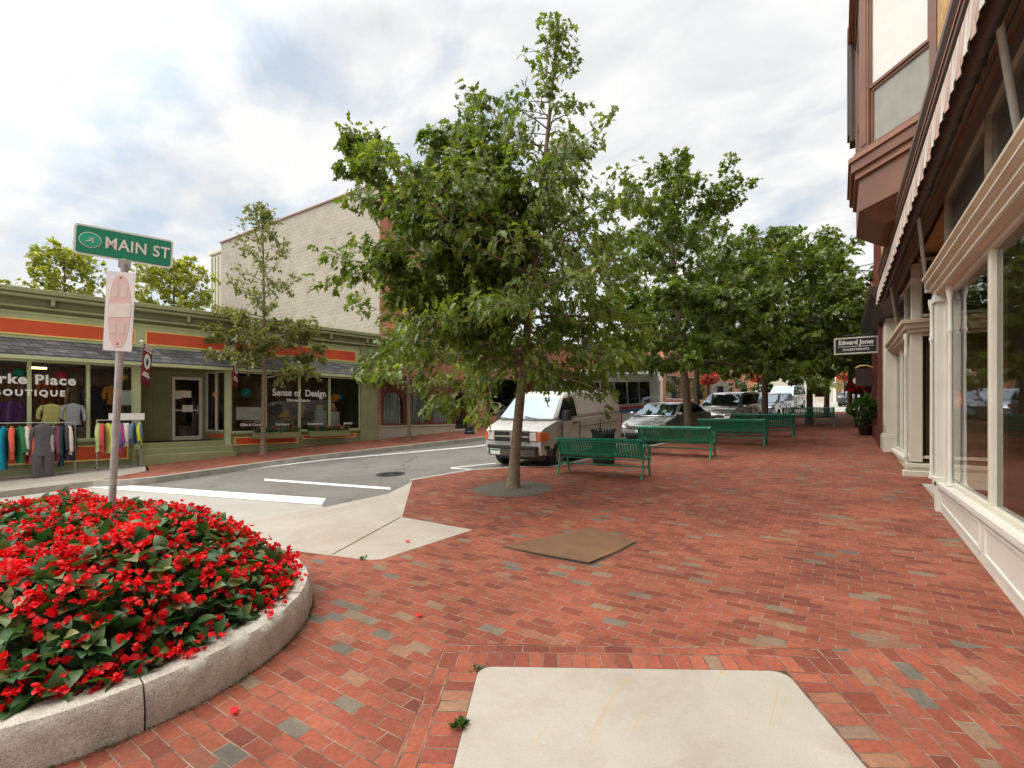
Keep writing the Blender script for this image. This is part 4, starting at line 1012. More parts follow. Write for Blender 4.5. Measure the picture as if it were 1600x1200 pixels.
# flags
def flag(label, k, z):
    o = at_shop('hanging_flag', label, 'flag', k, 0, z, 'maroon flags on the green shop front')
    tip = Vector((-.16, -1.05, .30)); base = Vector((.62, -.02, -.02))
    b = MB(); b.tube([base, tip], .014, 8); b.build('pole', M['cream'], o, smooth=60)
    b = MB(); b.ball(tip, .045, 10); b.build('finial', M['signwhite'], o, smooth=80)
    b = MB(); b.box(base.x-.04, base.x+.04, -.06, -.0, base.z-.07, base.z+.07); b.build('bracket', M['cream'], o)
    # cloth hangs in the plane of the pole
    e = (base-tip).normalized(); a0 = tip+e*.12; a1 = tip+e*.60; hgt = 1.2
    n = 8; vs = []; fs = []; u_ = (a1-a0).normalized()
    for i in range(n+1):
        for j in range(5):
            p = a0.lerp(a1, j/4)+Vector((0, 0, -hgt*i/n)); p += u_*(.012*math.sin(i*.9+j*1.3)*i/n-.2*i/n)
            vs.append(p)
    for i in range(n):
        for j in range(4): fs.append((i*5+j, i*5+j+1, (i+1)*5+j+1, (i+1)*5+j))
    b = MB(); b.add(vs, fs); c = b.build('cloth', M['maroon'], o, smooth=80); s = c.modifiers.new('t', 'SOLIDIFY'); s.thickness = .008; s.offset = 0
    # white oval with a dark mark and white bands, both faces
    u = (a1-a0).normalized(); up = Vector((0, 0, 1)); nn_ = u.cross(up).normalized(); cm = a0.lerp(a1, .5)
    for nm, cz, rw, rh, mt, off in (('oval', -.5, .17, .24, 'signwhite', .012), ('emblem', -.52, .06, .12, 'black', .016)):
        vs = []; m = 20
        b = MB()
        for s in (-1, 1):
            ring = [cm+u*rw*math.cos(2*math.pi*i/m)+up*(cz+rh*math.sin(2*math.pi*i/m))+nn_*s*off+u*(.2*(cz+rh*math.sin(2*math.pi*i/m))/hgt) for i in range(m)]
            b.add(ring, [tuple(range(m)) if s < 0 else tuple(range(m-1, -1, -1))])
        b.build(nm, M[mt], c)
    b = MB()
    for cz, rw, rh in ((-.07, .2, .035), (-.17, .2, .03), (-.87, .14, .03), (-.95, .2, .035)):
        for s in (-1, 1):
            q = [cm+u*sx_*rw+up*(cz+sz_*rh)+nn_*s*.012+u*(.2*(cz+sz_*rh)/hgt) for sx_, sz_ in ((-1, -1), (1, -1), (1, 1), (-1, 1))]
            b.add(q, [(0, 1, 2, 3)])
    b.build('band', M['fadedl'], c)
flag('maroon flag with a white oval left of the recessed shop door', 3.76, 3.75)
flag('maroon flag with a white oval right of the recessed shop door', 6.2, 3.75)

# ------------------------------------------------------------------ brick shopfront with arched windows
bs = thing('shop_building', 'one storey red brick shopfront with arched windows in dark red frames', 'shop building', (PX, PY, 0), ANG)
b = MB()
b.box(12.06, 12.24, -.02, .3, .5, 4.9); b.box(12.24, 17.95, -.02, .3, 3.62, 4.9); b.box(17.75, 18.2, -.02, .3, .9, 3.62); b.box(12.06, 18.2, .3, 2.6, 4.7, 4.8); b.box(17.9, 18.2, .3, 2.6, .8, 4.7)
b.build('wall', M['brickwall'], bs)
b = MB(); b.box(12.04, 18.25, -.12, .32, 4.9, 4.98); b.box(12.04, 18.22, -.06, .32, 4.98, 5.2); b.box(12.04, 18.25, -.14, .34, 5.2, 5.27); b.build('parapet', M['cream'], bs, bevel=.01)
b = MB(); b.box(12.1, 16.42, -.06, .2, .3, 1.32); b.box(12.08, 16.42, -.1, .2, 1.32, 1.38); b.box(16.42, 17.75, -.1, 1.0, .3, 1.12); b.build('stone_base', M['conc_d'], bs, bevel=.01)
b = MB()
for i in range(7):                                     # panelled band over the windows
    b.box(12.24+i*.785, 12.24+(i+1)*.785-.05, -.005, .1, 3.0, 3.36)
b.box(12.24, 17.75, .0, .12, 2.95, 3.62); b.box(12.24, 17.75, -.06, .1, 3.36, 3.43)
b.build('band', M['redbrown'], bs, bevel=.008)
def archwin(x0, x1, z0, z1):
    f = MB(); y0, y1 = .0, .12; r = (x1-x0)/2-.1; cx = (x0+x1)/2; zc = z1-.08-r
    f.box(x0, x0+.1, y0, y1, z0, z1); f.box(x1-.1, x1, y0, y1, z0, z1); f.box(x0+.1, x1-.1, y0, y1, z0, z0+.1)
    n = 12; P_ = [(cx-r*math.cos(math.pi*i/n), zc+r*math.sin(math.pi*i/n)) for i in range(n+1)]
    for i in range(n):
        (xa, za), (xb, zb) = P_[i], P_[i+1]
        f.add([(xa, y0, za), (xb, y0, zb), (xb, y0, z1), (xa, y0, z1), (xa, y1, za), (xb, y1, zb)], [(0, 1, 2, 3), (0, 4, 5, 1)])
    o = f.build('window', M['redbrown'], bs)
    g = MB(); g.add([(x0+.1, .08, z0+.1), (x1-.1, .08, z0+.1), (x1-.1, .08, z1-.05), (x0+.1, .08, z1-.05)], [(0, 1, 2, 3)]); g.build('pane', M['glass'], o)
    c = MB(); m = 14
    for i in range(m):
        xa = x0+.12+(x1-x0-.24)*i/m; c.box(xa, xa+(x1-x0-.24)/m*.7, (.16+.03*(i % 2)), (.18+.03*(i % 2)), z0+.1, z1-.1)
    c.build('curtain', paint((.5, .56, .54), .9), o)
for x0, x1 in ((12.24, 13.5), (13.62, 14.86), (14.98, 16.36)): archwin(x0, x1, 1.38, 2.95)
b = MB(); b.box(13.5, 13.62, -.04, .12, 1.38, 2.95); b.box(14.86, 14.98, -.04, .12, 1.38, 2.95); b.box(16.36, 16.46, -.04, .12, 1.2, 2.95); b.build('mullion', M['redbrown'], bs, bevel=.006)
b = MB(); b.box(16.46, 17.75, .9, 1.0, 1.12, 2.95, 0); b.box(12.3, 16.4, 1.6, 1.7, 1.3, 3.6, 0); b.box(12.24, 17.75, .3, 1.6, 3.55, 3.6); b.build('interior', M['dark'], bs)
d = MB(); d.box(16.5, 16.6, .5, .56, 1.12, 2.9); d.box(17.2, 17.3, .5, .56, 1.12, 2.9); d.box(16.6, 17.2, .5, .56, 2.78, 2.9); d.box(16.6, 17.2, .5, .56, 1.12, 1.35); dr = d.build('door', M['trim'], bs)
g = MB(); g.add([(16.6, .53, 1.35), (17.2, .53, 1.35), (17.2, .53, 2.78), (16.6, .53, 2.78)], [(0, 1, 2, 3)]); g.build('pane', M['glass_d'], dr)
# next shops up the street, mostly behind leaves
def blockfront(label, k0, k1, H, mat, depth=9, floors=1, y0=0, winw=.9, name='shop_building', trim='cream', sf=True):
    o = thing(name, label, 'shop building', (PX, PY, 0), ANG); km = (k0+k1)/2; g0 = gl(km)
    b = MB(); zb = g0-1.2
    top = g0+H
    rects = []
    if sf: rects.append((k0+.4, k1-.4, g0+.5, g0+2.6))
    nW = max(2, int((k1-k0)/2.1))
    for fl in range(1 if sf else 0, floors):
        for i in range(nW):
            c = k0+(k1-k0)*(i+.5)/nW; rects.append((c-winw/2, c+winw/2, g0+fl*3.4+.9, g0+fl*3.4+2.7))
    # wall as horizontal courses between the openings
    zs = sorted({zb, top, *[r[2] for r in rects], *[r[3] for r in rects]})
    for za, zc in zip(zs, zs[1:]):
        ops = sorted([(r[0], r[1]) for r in rects if r[2] <= za+1e-6 and r[3] >= zc-1e-6]); x = k0
        for a, c in ops:
            if a > x: b.box(x, a, y0, y0+.3, za, zc)
            x = c
        if x < k1: b.box(x, k1, y0, y0+.3, za, zc)
    b.box(k0, k0+.3, y0+.3, y0+depth, zb, top); b.box(k1-.3, k1, y0+.3, y0+depth, zb, top); b.box(k0+.3, k1-.3, y0+depth-.3, y0+depth, zb, top); b.box(k0+.3, k1-.3, y0+.3, y0+depth-.3, top-.4, top-.3)
    b.build('wall', M[mat], o)
    b = MB(); b.box(k0-.1, k1+.1, y0-.22, y0+.36, top, top+.14); b.box(k0-.05, k1+.05, y0-.12, y0+.34, top-.16, top); b.build('cornice', M[trim], o, bevel=.015)
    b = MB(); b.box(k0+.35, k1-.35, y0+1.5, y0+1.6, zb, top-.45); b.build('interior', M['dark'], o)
    for r in rects: win(o, r[0], r[1], r[2], r[3], y0+.1, M[trim], M['glass_d'], .07)
    return o
blockfront('dark two tone shopfront past the arched windows, behind the white van', 18.25, 23.5, 4.3, 'brickwall', 2.5, 1, trim='brown')
blockfront('low brick shop farther up the left side of the street', 23.6, 31, 4.6, 'brickwall', 8, 1, trim='cream')
blockfront('pale painted shop far up the left side of the street', 31.1, 39, 4.4, 'cream', 8, 1, trim='tan')
blockfront('orange brick shop far up the street behind the parked cars', 39.1, 56, 5.6, 'brickwall', 8, 1, trim='cream')

# ------------------------------------------------------------------ tall building behind
tb = thing('tall_building', 'tall building with a blank pale brick side wall and orange brick front', 'building', (-19.5, 17.05, 0))
def w2(x, y, z): return (x, y, z)
b = MB()
TZ = 13.7
c0 = Vector((-19.5, 17.05)); 
b.add([(-35.6, 17.05, 0), (-19.5, 17.05, 0), (-19.5, 17.05, TZ), (-35.6, 17.05, TZ), (-35.6, 27, 0), (-35.6, 27, TZ)], [(0, 1, 2, 3), (4, 0, 3, 5)])
b.build('side_wall', M['brickwhite'], tb, world=True)
b = MB(); Lf = 9.5; e = Vector((.167, .986)); q = c0+e*Lf
fr = MB()
FM = Matrix.Translation((c0.x, c0.y, 0)) @ Matrix.Rotation(ANG, 4, 'Z')
rects = []
for fl in range(3):
    for i in range(4): rects.append((.9+i*2.1, 2.1+i*2.1, 4.6+fl*3.0, 6.5+fl*3.0))
zs = sorted({0, TZ, *[r[2] for r in rects], *[r[3] for r in rects]})
for za, zc in zip(zs, zs[1:]):
    ops = sorted([(r[0], r[1]) for r in rects if r[2] <= za+1e-6 and r[3] >= zc-1e-6]); x = 0
    for a, c in ops: fr.box(x, a, 0, .35, za, zc, 0, FM); x = c
    fr.box(x, Lf, 0, .35, za, zc, 0, FM)
fr.build('front_wall', M['brickwall'], tb, world=True)
for r in rects: win(tb, r[0], r[1], r[2], r[3], .12, M['cream'], M['glass_d'], .07, M4=Matrix.Translation((-c0.x, -c0.y, 0)) @ Matrix.Translation((0, 0, 0)) @ Matrix.Translation((c0.x, c0.y, 0)) @ Matrix.Rotation(ANG, 4, 'Z'))
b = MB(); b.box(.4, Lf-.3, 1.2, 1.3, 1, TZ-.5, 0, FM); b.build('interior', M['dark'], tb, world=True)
b = MB(); b.box(-35.7, -19.42, 16.97, 17.35, TZ, TZ+.08); b.box(-.02, Lf+.1, -.06, .4, TZ-.002, TZ+.15, 0, FM); b.build('coping', M['brown_l'], tb, world=True)
b = MB(); b.add([(q.x, q.y, 0), (q.x-10, q.y+1.7, 0), (q.x-10, q.y+1.7, TZ), (q.x, q.y, TZ)], [(0, 1, 2, 3)]); b.add([(-19.5, 17.3, TZ-.05), (q.x, q.y, TZ-.05), (-28, 27, TZ-.05), (-35.5, 27, TZ-.05), (-35.5, 17.3, TZ-.05)], [(0, 1, 2, 3, 4)]); b.build('roof', M['conc_d'], tb, world=True)
# rear wing with ribbed white wall
b = MB(); b.box(-38.2, -35.7, 17.6, 22, 0, 13.4); 
for i in range(6): b.box(-38.15+i*.45, -37.95+i*.45, 17.5, 17.6, 8, 13.2)
b.box(-38.3, -35.6, 17.45, 22.1, 13.4, 13.65)
b.build('rear_wing', M['cream'], tb, world=True, bevel=.02)
# ------------------------------------------------------------------ right hand building (facade x = 1.25, looking along +y)
FX = 1.25
rb = thing('corner_shop_building', 'tall shop building with white display windows and a brown bay window above', 'shop building', (FX, 8, 0))
def RBX(b, name, mats, parent=None, **kw): return b.build(name, mats, parent or rb, world=True, **kw)
YN, YC = -2.0, 9.62           # near display window runs from behind the camera to the corner
gY = lambda y: gz(0, y)
# upper walls
b = MB(); b.box(FX, FX+.35, YN, 22.0, 5.45, 13); b.box(FX+.35, FX+7.5, 21.7, 22, 0, 13); b.box(FX+.35, FX+7.5, YN, 22, 12.9, 13); b.box(FX+7.2, FX+7.5, YN, 21.7, 0, 12.9); b.box(FX+.35, FX+7.2, YN, YN+.3, 0, 12.9)
RBX(b, 'wall', M['brickyellow'])
# moulded brown shop cornice (awning housing)
b = MB()
prof = [(FX, 4.98), (.9, 4.98), (.9, 5.06), (.875, 5.1), (.875, 5.2), (.84, 5.24), (.84, 5.38), (.805, 5.44), (.805, 5.52), (FX, 5.58)]
b.prism(prof, -15.3, -YN, 0, Matrix.Rotation(R(90), 4, 'X'))
RBX(b, 'shop_cornice', M['cornice'], bevel=.006)
b = MB(); b.box(.862, .88, YN, 15.3, 5.105, 5.13); b.box(.826, .845, YN, 15.3, 5.30, 5.325); RBX(b, 'moulding', M['brown_l'])
# rolled striped awning with scalloped valance
aw = MB(); n = 0; y = YN; sw = .085
val_mi = []
while y < 15.1:
    mi = n % 3 and 1 or 0
    zb = 4.60+(.035 if n % 2 else 0)
    aw.add([(.80, y, 4.97), (.80, y+sw, 4.97), (.785-.012*math.sin(n*2.1), y+sw, zb), (.785-.012*math.sin((n-1)*2.1), y, zb)], [(3, 2, 1, 0)], 0 if n % 2 else 1)
    aw.add([(.805, y, 4.97), (.805, y+sw, 4.97), (.79-.012*math.sin(n*2.1), y+sw, zb), (.79-.012*math.sin((n-1)*2.1), y, zb)], [(0, 1, 2, 3)], 0 if n % 2 else 1)
    y += sw; n += 1
va = RBX(aw, 'awning_valance', [paint((.56, .52, .46), .8), paint((.46, .31, .26), .8)])
b = MB(); pth = [(.89, YN, 4.79), (.89, 15.1, 4.79)]
i = 0; y = YN
while y < 15.1:
    b.tube([(.9, y, 4.78), (.9, y+.12, 4.76+.008*math.sin(i)), (.9, y+.24, 4.78)], [.075, .085+.006*math.sin(i*1.7), .075], 10, cap=False); y += .24; i += 1
RBX(b, 'awning_roll', M['brown_d'], smooth=60)
b = MB(); b.tube([(1.02, YN, 4.8), (1.02, 15.1, 4.8)], .02, 8); b.tube([(1.10, YN, 4.86), (1.10, 15.1, 4.86)], .026, 8); RBX(b, 'awning_bar', M['rust'], smooth=60)
for ya, yb_, za in ((4.77, 5.36, 4.09), (8.9, 10.1, 3.9), (13.4, 14.86, 4.0)):
    b = MB(); b.tube([(.92, ya, 4.87), (1.17, yb_, za)], .026, 8); b.tube([(1.17, yb_, za-.05), (1.17, yb_, za+.05)], .035, 8); RBX(b, 'awning_arm', M['galv'], smooth=60)
b = MB(); b.box(1.2, FX+.12, YN, 15.6, 5.26, 5.32); b.box(1.16, FX+.1, YN, 15.6, 5.32, 5.45); RBX(b, 'head_beam', M['redbrown'])
b = MB(); b.box(1.2, 1.34, YN, YC+.2, 5.14, 5.26); RBX(b, 'white_moulding', M['white'], bevel=.01)
# transom lights near shop
def fwin(y0, y1, z0, z1, x, fm, gm, fr=.05, parent=None, nm='window', dep=.08):
    b = MB(); b.box(x, x+dep, y0, y1, z0, z0+fr); b.box(x, x+dep, y0, y1, z1-fr, z1); b.box(x+.001, x+dep, y0, y0+fr, z0+fr, z1-fr); b.box(x+.001, x+dep, y1-fr, y1, z0+fr, z1-fr)
    o = RBX(b, nm, fm, parent, bevel=.006)
    g = MB(); g.add([(x+dep*.6, y0+fr, z0+fr), (x+dep*.6, y1-fr, z0+fr), (x+dep*.6, y1-fr, z1-fr), (x+dep*.6, y0+fr, z1-fr)], [(3, 2, 1, 0)]); RBX(g, 'pane', gm, o); return o
ty = [YN, 1.2, 4.1, 7.15, 9.6]
for a, c in zip(ty, ty[1:]): fwin(a, c, 4.02, 5.14, 1.3, M['cream'], M['glass_t'], .03, nm='transom')
# tan storefront cornice
prof = [(1.36, 3.69), (1.19, 3.69), (1.19, 3.75), (1.15, 3.775), (1.15, 3.83), (1.1, 3.86), (1.1, 3.9), (1.12, 3.915), (1.06, 3.955), (1.06, 3.99), (1.36, 4.02)]
b = MB(); b.prism(prof, -9.72, -YN, 0, Matrix.Rotation(R(90), 4, 'X')); RBX(b, 'storefront_cornice', M['tan'], bevel=.005)
b = MB(); b.box(1.14, 1.16, YN, 9.725, 3.785, 3.805); b.box(1.088, 1.11, YN, 9.73, 3.868, 3.885); b.box(1.18, 1.2, YN, 9.725, 3.705, 3.725); RBX(b, 'cornice_bead', M['cream'])
# display windows
for a, c in zip([YN, .4, 3.6, 6.98], [.4, 3.6, 6.98, 9.5]): fwin(a, c, .93, 3.69, 1.3, M['cream'], M['glass_r'], .06)
b = MB(); b.box(1.2, 1.4, 9.5, 9.68, gY(9)-.1, 3.69); b.box(1.17, 1.3, 9.46, 9.7, 3.58, 3.69); b.box(1.17, 1.3, 9.47, 9.71, .93, 1.0); RBX(b, 'corner_post', M['white'], bevel=.008)
for yy, xx in ((9.86, 1.2), (8.95, 1.28)):
    b = MB(); b.lathe([(.035, .93), (.05, .95), (.035, 1.0), (.03, 1.1), (.026, 3.0), (.03, 3.05), (.045, 3.08), (.03, 3.12), (.026, 3.5), (.04, 3.56), (.05, 3.64), (.05, 3.69)], 12, 0, Matrix.Translation((xx, yy, 0))); RBX(b, 'column', M['white'], smooth=50)
# bulkhead
b = MB()
zl = lambda y: gY(y)-.05
def slopebox(b, x0, x1, y0, y1, zt, mi=0):
    b.add([(x0, y0, zl(y0)), (x1, y0, zl(y0)), (x1, y1, zl(y1)), (x0, y1, zl(y1)), (x0, y0, zt), (x1, y0, zt), (x1, y1, zt), (x0, y1, zt)], [(0, 3, 2, 1), (4, 5, 6, 7), (0, 1, 5, 4), (1, 2, 6, 5), (2, 3, 7, 6), (3, 0, 4, 7)], mi)
slopebox(b, 1.25, 1.36, YN, 9.66, .86)
b.box(1.2, 1.4, YN, 9.9, .86, .93)
for y0, y1 in ((-1.8, .9), (1.1, 3.9), (4.1, 6.85), (7.05, 9.4)):
    b.add([(1.235, y0, gY(y0)+.12), (1.255, y0, gY(y0)+.12), (1.255, y1, gY(y1)+.12), (1.235, y1, gY(y1)+.12), (1.235, y0, gY(y0)+.16), (1.255, y0, gY(y0)+.16), (1.255, y1, gY(y1)+.16), (1.235, y1, gY(y1)+.16)], [(0, 3, 2, 1), (4, 5, 6, 7), (0, 1, 5, 4), (1, 2, 6, 5), (2, 3, 7, 6), (3, 0, 4, 7)])
    b.box(1.235, 1.255, y0, y1, .77, .81)
    if gY(y0) < .6: 
        b.box(1.236, 1.255, y0, y0+.04, gY(y0)+.16, .77); b.box(1.236, 1.255, y1-.04, y1, gY(y1)+.16, .77)
RBX(b, 'bulkhead', M['white'], bevel=.006)
# near shop interior
b = MB(); b.box(1.42, 6.5, YN, 9.6, .78, .84, 0); b.box(6.3, 6.5, YN, 9.6, .84, 5.3, 1); b.box(2.6, 6.3, 9.5, 9.6, .84, 5.3, 1); b.box(1.42, 6.3, YN, 9.6, 5.3, 5.36, 1)
b.box(1.62, 1.84, 7.85, 8.15, .84, 4.6, 2); b.box(3.4, 3.5, YN, 9.5, .84, 1.2, 1)
RBX(b, 'interior', [paint((.68, .54, .27), .7), paint((.56, .48, .36), .8), paint((.5, .38, .24), .6)])
# entrance recess and far shop
YF = 12.9
b = MB(); b.box(1.3, 3.0, 9.68, YF, gY(9.68)-.05, .62, 0); b.box(2.95, 3.05, 9.66, YF+.3, .6, 5.3, 1); b.box(1.4, 3, 9.66, YF+.3, 5.2, 5.26, 1); RBX(b, 'entrance_recess', [M['conc_d'], M['intwood']])
d = MB(); d.box(2.9, 2.95, 10.4, 10.52, .62, 2.9); d.box(2.9, 2.95, 11.5, 11.62, .62, 2.9); d.box(2.9, 2.95, 10.52, 11.5, .62, .9); d.box(2.9, 2.95, 10.52, 11.5, 2.78, 2.9); dd = RBX(d, 'door', M['cream']); g = MB(); g.add([(2.92, 10.52, .9), (2.92, 11.5, .9), (2.92, 11.5, 2.78), (2.92, 10.52, 2.78)], [(3, 2, 1, 0)]); RBX(g, 'pane', M['glass_r'], dd); h = MB(); h.tube([(2.88, 11.42, 1.5), (2.84, 11.42, 1.55), (2.84, 11.42, 1.75), (2.88, 11.42, 1.8)], .012, 6); RBX(h, 'handle', M['galv'], dd)
# return window facing the street below (plane y = YF)
def ywin(x0, x1, z0, z1, y, fm, gm, fr=.06):
    b = MB(); b.box(x0, x1, y, y+.08, z0, z0+fr); b.box(x0, x1, y, y+.08, z1-fr, z1); b.box(x0, x0+fr, y+.001, y+.08, z0+fr, z1-fr); b.box(x1-fr, x1, y+.001, y+.08, z0+fr, z1-fr)
    o = RBX(b, 'window', fm, bevel=.006); g = MB(); g.add([(x0+fr, y+.05, z0+fr), (x1-fr, y+.05, z0+fr), (x1-fr, y+.05, z1-fr), (x0+fr, y+.05, z1-fr)], [(0, 1, 2, 3)]); RBX(g, 'pane', gm, o)
ywin(1.36, 2.95, 1.02, 3.57, YF, M['cream'], M['glass']); ywin(1.36, 2.95, 3.9, 5.1, YF, M['cream'], M['glass_d'])
b = MB(); b.box(1.22, 1.42, YF-.04, YF+.14, .95, 3.58); b.box(1.24, 1.4, YF-.02, YF+.12, 3.84, 5.0); RBX(b, 'corner_post', M['cream'], bevel=.01)
b = MB(); b.lathe([(.035, .98), (.05, 1.0), (.03, 1.08), (.026, 3.1), (.045, 3.15), (.03, 3.2), (.026, 3.42), (.045, 3.52), (.045, 3.58)], 12, 0, Matrix.Translation((1.16, YF+.02, 0))); RBX(b, 'column', M['white'], smooth=50)
b = MB(); b.box(1.18, 3.0, YF-.12, YF+.2, 3.58, 3.66); b.box(1.12, 3.0, YF-.18, YF+.2, 3.66, 3.76); b.box(1.06, 3.0, YF-.24, YF+.2, 3.76, 3.84)
b.box(1.18, 1.4, YF+.2, 17.0, 3.58, 3.66); b.box(1.12, 1.4, YF+.2, 17.0, 3.66, 3.76); b.box(1.06, 1.4, YF+.2, 17.0, 3.76, 3.84); RBX(b, 'storefront_cornice', M['tan'], bevel=.008)
b = MB(); b.box(1.15, 3.0, YF-.08, YF+.16, .84, .92); b.box(1.2, 3.0, YF-.03, YF+.1, gY(YF)-.1, .84); b.box(1.1, 3.0, YF-.14, YF+.1, gY(YF)-.1, gY(YF)+.1); b.box(1.17, 1.42, YF+.1, 17.0, .9, .98); slopebox(b, 1.22, 1.36, YF+.1, 17.0, .9); RBX(b, 'bulkhead', M['cream'], bevel=.01)
for a, c in ((YF+.16, 14.2), (14.2, 15.55), (15.55, 16.9)): fwin(a, c, .98, 3.58, 1.28, M['cream'], M['glass_r'], .06)
for a, c in ((YF+.16, 14.9), (14.9, 16.9)): fwin(a, c, 3.85, 4.9, 1.3, M['cream'], M['glass_d'], .05, nm='transom')
b = MB(); b.box(1.08, 1.42, 16.92, 17.9, 1.3, 4.86); b.box(1.02, 1.42, 16.86, 17.96, gY(17)-.1, 1.3); b.box(1.04, 1.42, 16.88, 17.94, 1.3, 1.36); b.box(1.02, 1.42, 16.86, 17.96, 4.7, 4.95); b.box(1.06, 1.1, 17.1, 17.7, 1.6, 4.4); RBX(b, 'pilaster', M['cream'], bevel=.012)
b = MB(); b.box(1.42, 6, YF+.2, 17.9, .9, .96, 0); b.box(5.9, 6, YF+.2, 17.9, .96, 5.3, 1); b.box(1.42, 6, 17.8, 17.9, .96, 5.3, 1); b.box(1.5, 2.4, 14.4, 14.5, .96, 3.6, 2); b.box(1.55, 1.75, YF+.5, YF+.6, .96, 3.4, 2); b.box(1.95, 2.6, YF+.7, YF+.8, .96, 3.7, 2)
RBX(b, 'interior', [paint((.4, .3, .18), .7), paint((.2, .13, .08), .8), paint((.42, .28, .13), .75)])
# round red sticker hung in the return window
st = thing('window_wreath', 'round red and green wreath hanging in the shop entrance window', 'wreath', (1.88, YF-.03, 2.2))
b = MB(); b.tube([(.13*math.cos(2*math.pi*i/18), 0, .15*math.sin(2*math.pi*i/18)) for i in range(19)], .045, 8); b.build('ring', paint((.55, .06, .02), .8, .4, scale=20), st, smooth=60)
b = MB(); b.lathe([(0, 0), (.09, 0), (.09, .01)], 14, 0, Matrix.Rotation(R(90), 4, 'X')); b.build('centre', paint((.6, .35, .12), .8), st)
b = MB(); b.tube([(0, 0, .15), (0, 0, .5)], .004, 4); b.build('cord', M['trim'], st)
# bay window --------------------------------------------------------------
BA, BB, BC, BD = (FX, 9.8), (.33, 10.95), (.33, 12.6), (FX, 13.75)
bayq = [BA, BB, BC, BD]
bay = MB()
def off(pts, d):       # push the bay plan outwards
    return [(pts[0][0], pts[0][1]-d*1.35), (pts[1][0]-d, pts[1][1]-d*.45), (pts[2][0]-d, pts[2][1]+d*.45), (pts[3][0], pts[3][1]+d*1.35)]
def bayslab(b, d, z0, z1, mi=0): b.prism(off(bayq, d), z0, z1, mi)
base = MB(); bayslab(base, .02, 5.62, 6.2); bayslab(base, .08, 6.2, 6.32, 1); bayslab(base, .14, 6.32, 6.5, 0); bayslab(base, .18, 6.5, 6.58, 1); bayslab(base, .1, 6.58, 6.66, 0)
lo = off(bayq, .0); li = off(bayq, -.12)
base.add([(*p, 5.62) for p in lo]+[(FX, li[0][1]+.3, 5.36), (li[1][0]+.22, li[1][1]+.1, 5.36), (li[2][0]+.22, li[2][1]-.1, 5.36), (FX, li[3][1]-.3, 5.36)], [(0, 1, 5, 4), (1, 2, 6, 5), (2, 3, 7, 6), (4, 5, 6, 7)])
bw = RBX(base, 'bay_window', [M['brown'], M['brown_l']])
ZB, ZT = 6.66, 9.6
for (p, q, nm) in ((BB, BA, 0), (BC, BB, 1), (BD, BC, 2)):
    p, q = Vector(p), Vector(q); L = (q-p).length; a = math.atan2(q.y-p.y, q.x-p.x); MM = Matrix.Translation((p.x, p.y, 0)) @ Matrix.Rotation(a, 4, 'Z')
    f = MB(); pw = .2
    f.box(0, pw, -.02, .1, ZB, ZT); f.box(L-pw*.6, L, -.02, .1, ZB, ZT); f.box(pw, L-pw*.6, -.015, .1, ZT-.2, ZT); f.box(.04, pw-.04, -.035, 0, ZB+.1, ZT-.1)
    f.v = [tuple(MM @ Vector(v)) for v in f.v]; RBX(f, 'bay_frame', M['brown'], bw, bevel=.01)
    zm = 7.72
    s = MB(); x0, x1 = pw, L-pw*.6
    for (z0, z1, dy) in ((ZB, zm, .03), (zm, ZT-.2, 0)):
        s.box(x0, x1, dy, dy+.05, z0, z0+.05); s.box(x0, x1, dy, dy+.05, z1-.05, z1); s.box(x0, x0+.04, dy+.001, dy+.05, z0+.05, z1-.05); s.box(x1-.04, x1, dy+.001, dy+.05, z0+.05, z1-.05)
    s.v = [tuple(MM @ Vector(v)) for v in s.v]; so_ = RBX(s, 'sash', M['brown'], bw)
    g = MB(); g.add([(x0, .06, ZB), (x1, .06, ZB), (x1, .06, zm), (x0, .06, zm)], [(0, 1, 2, 3)]); g.v = [tuple(MM @ Vector(v)) for v in g.v]; RBX(g, 'insect_screen', paint((.3, .3, .27), .9, .12), bw)
    g = MB(); g.add([(x0, .03, zm), (x1, .03, zm), (x1, .03, ZT-.2), (x0, .03, ZT-.2)], [(0, 1, 2, 3)]); g.v = [tuple(MM @ Vector(v)) for v in g.v]; RBX(g, 'blind', paint((.68, .67, .64), .5, .05), bw)
b = MB(); bayslab(b, .05, ZT, ZT+.2); bayslab(b, .16, ZT+.2, ZT+.32, 1); bayslab(b, .1, ZT+.32, 10.6); RBX(b, 'bay_head', [M['brown'], M['brown_l']], bw)
b = MB(); b.box(.16, .30, 13.0, 13.35, 8.0, 10.4); b.box(.2, .36, 12.62, 13.0, 7.7, 10.4); RBX(b, 'shutter', M['brown_d'], bw, bevel=.02)
b = MB(); b.box(1.05, FX, 21.6, 21.95, 4.4, 13); RBX(b, 'end_trim', M['redbrown'])
b = MB(); b.tube([(FX, 21.9, 7.0), (.7, 21.95, 7.15), (.55, 21.95, 7.05)], .02, 6); b.tube([(FX, 21.9, 7.35), (.62, 21.95, 7.3)], .015, 6); RBX(b, 'bracket', M['black'])
# floor handbag in the window
hb = thing('handbag', 'patterned brown handbag on the display window floor', 'handbag', (1.72, 5.72, .84), .5)
b = MB(); b.prism([(-.2, 0), (.2, 0), (.15, .26), (-.15, .26)], -.07, .07, 0, Matrix.Rotation(R(90), 4, 'X')); b.build('bag', paint((.12, .07, .05), .6, .6, scale=26), hb, bevel=.02)
b = MB(); b.tube([(-.1, 0, .25), (-.08, 0, .38), (.08, 0, .38), (.1, 0, .25)], .012, 6); b.build('strap', M['trim'], hb, smooth=60)
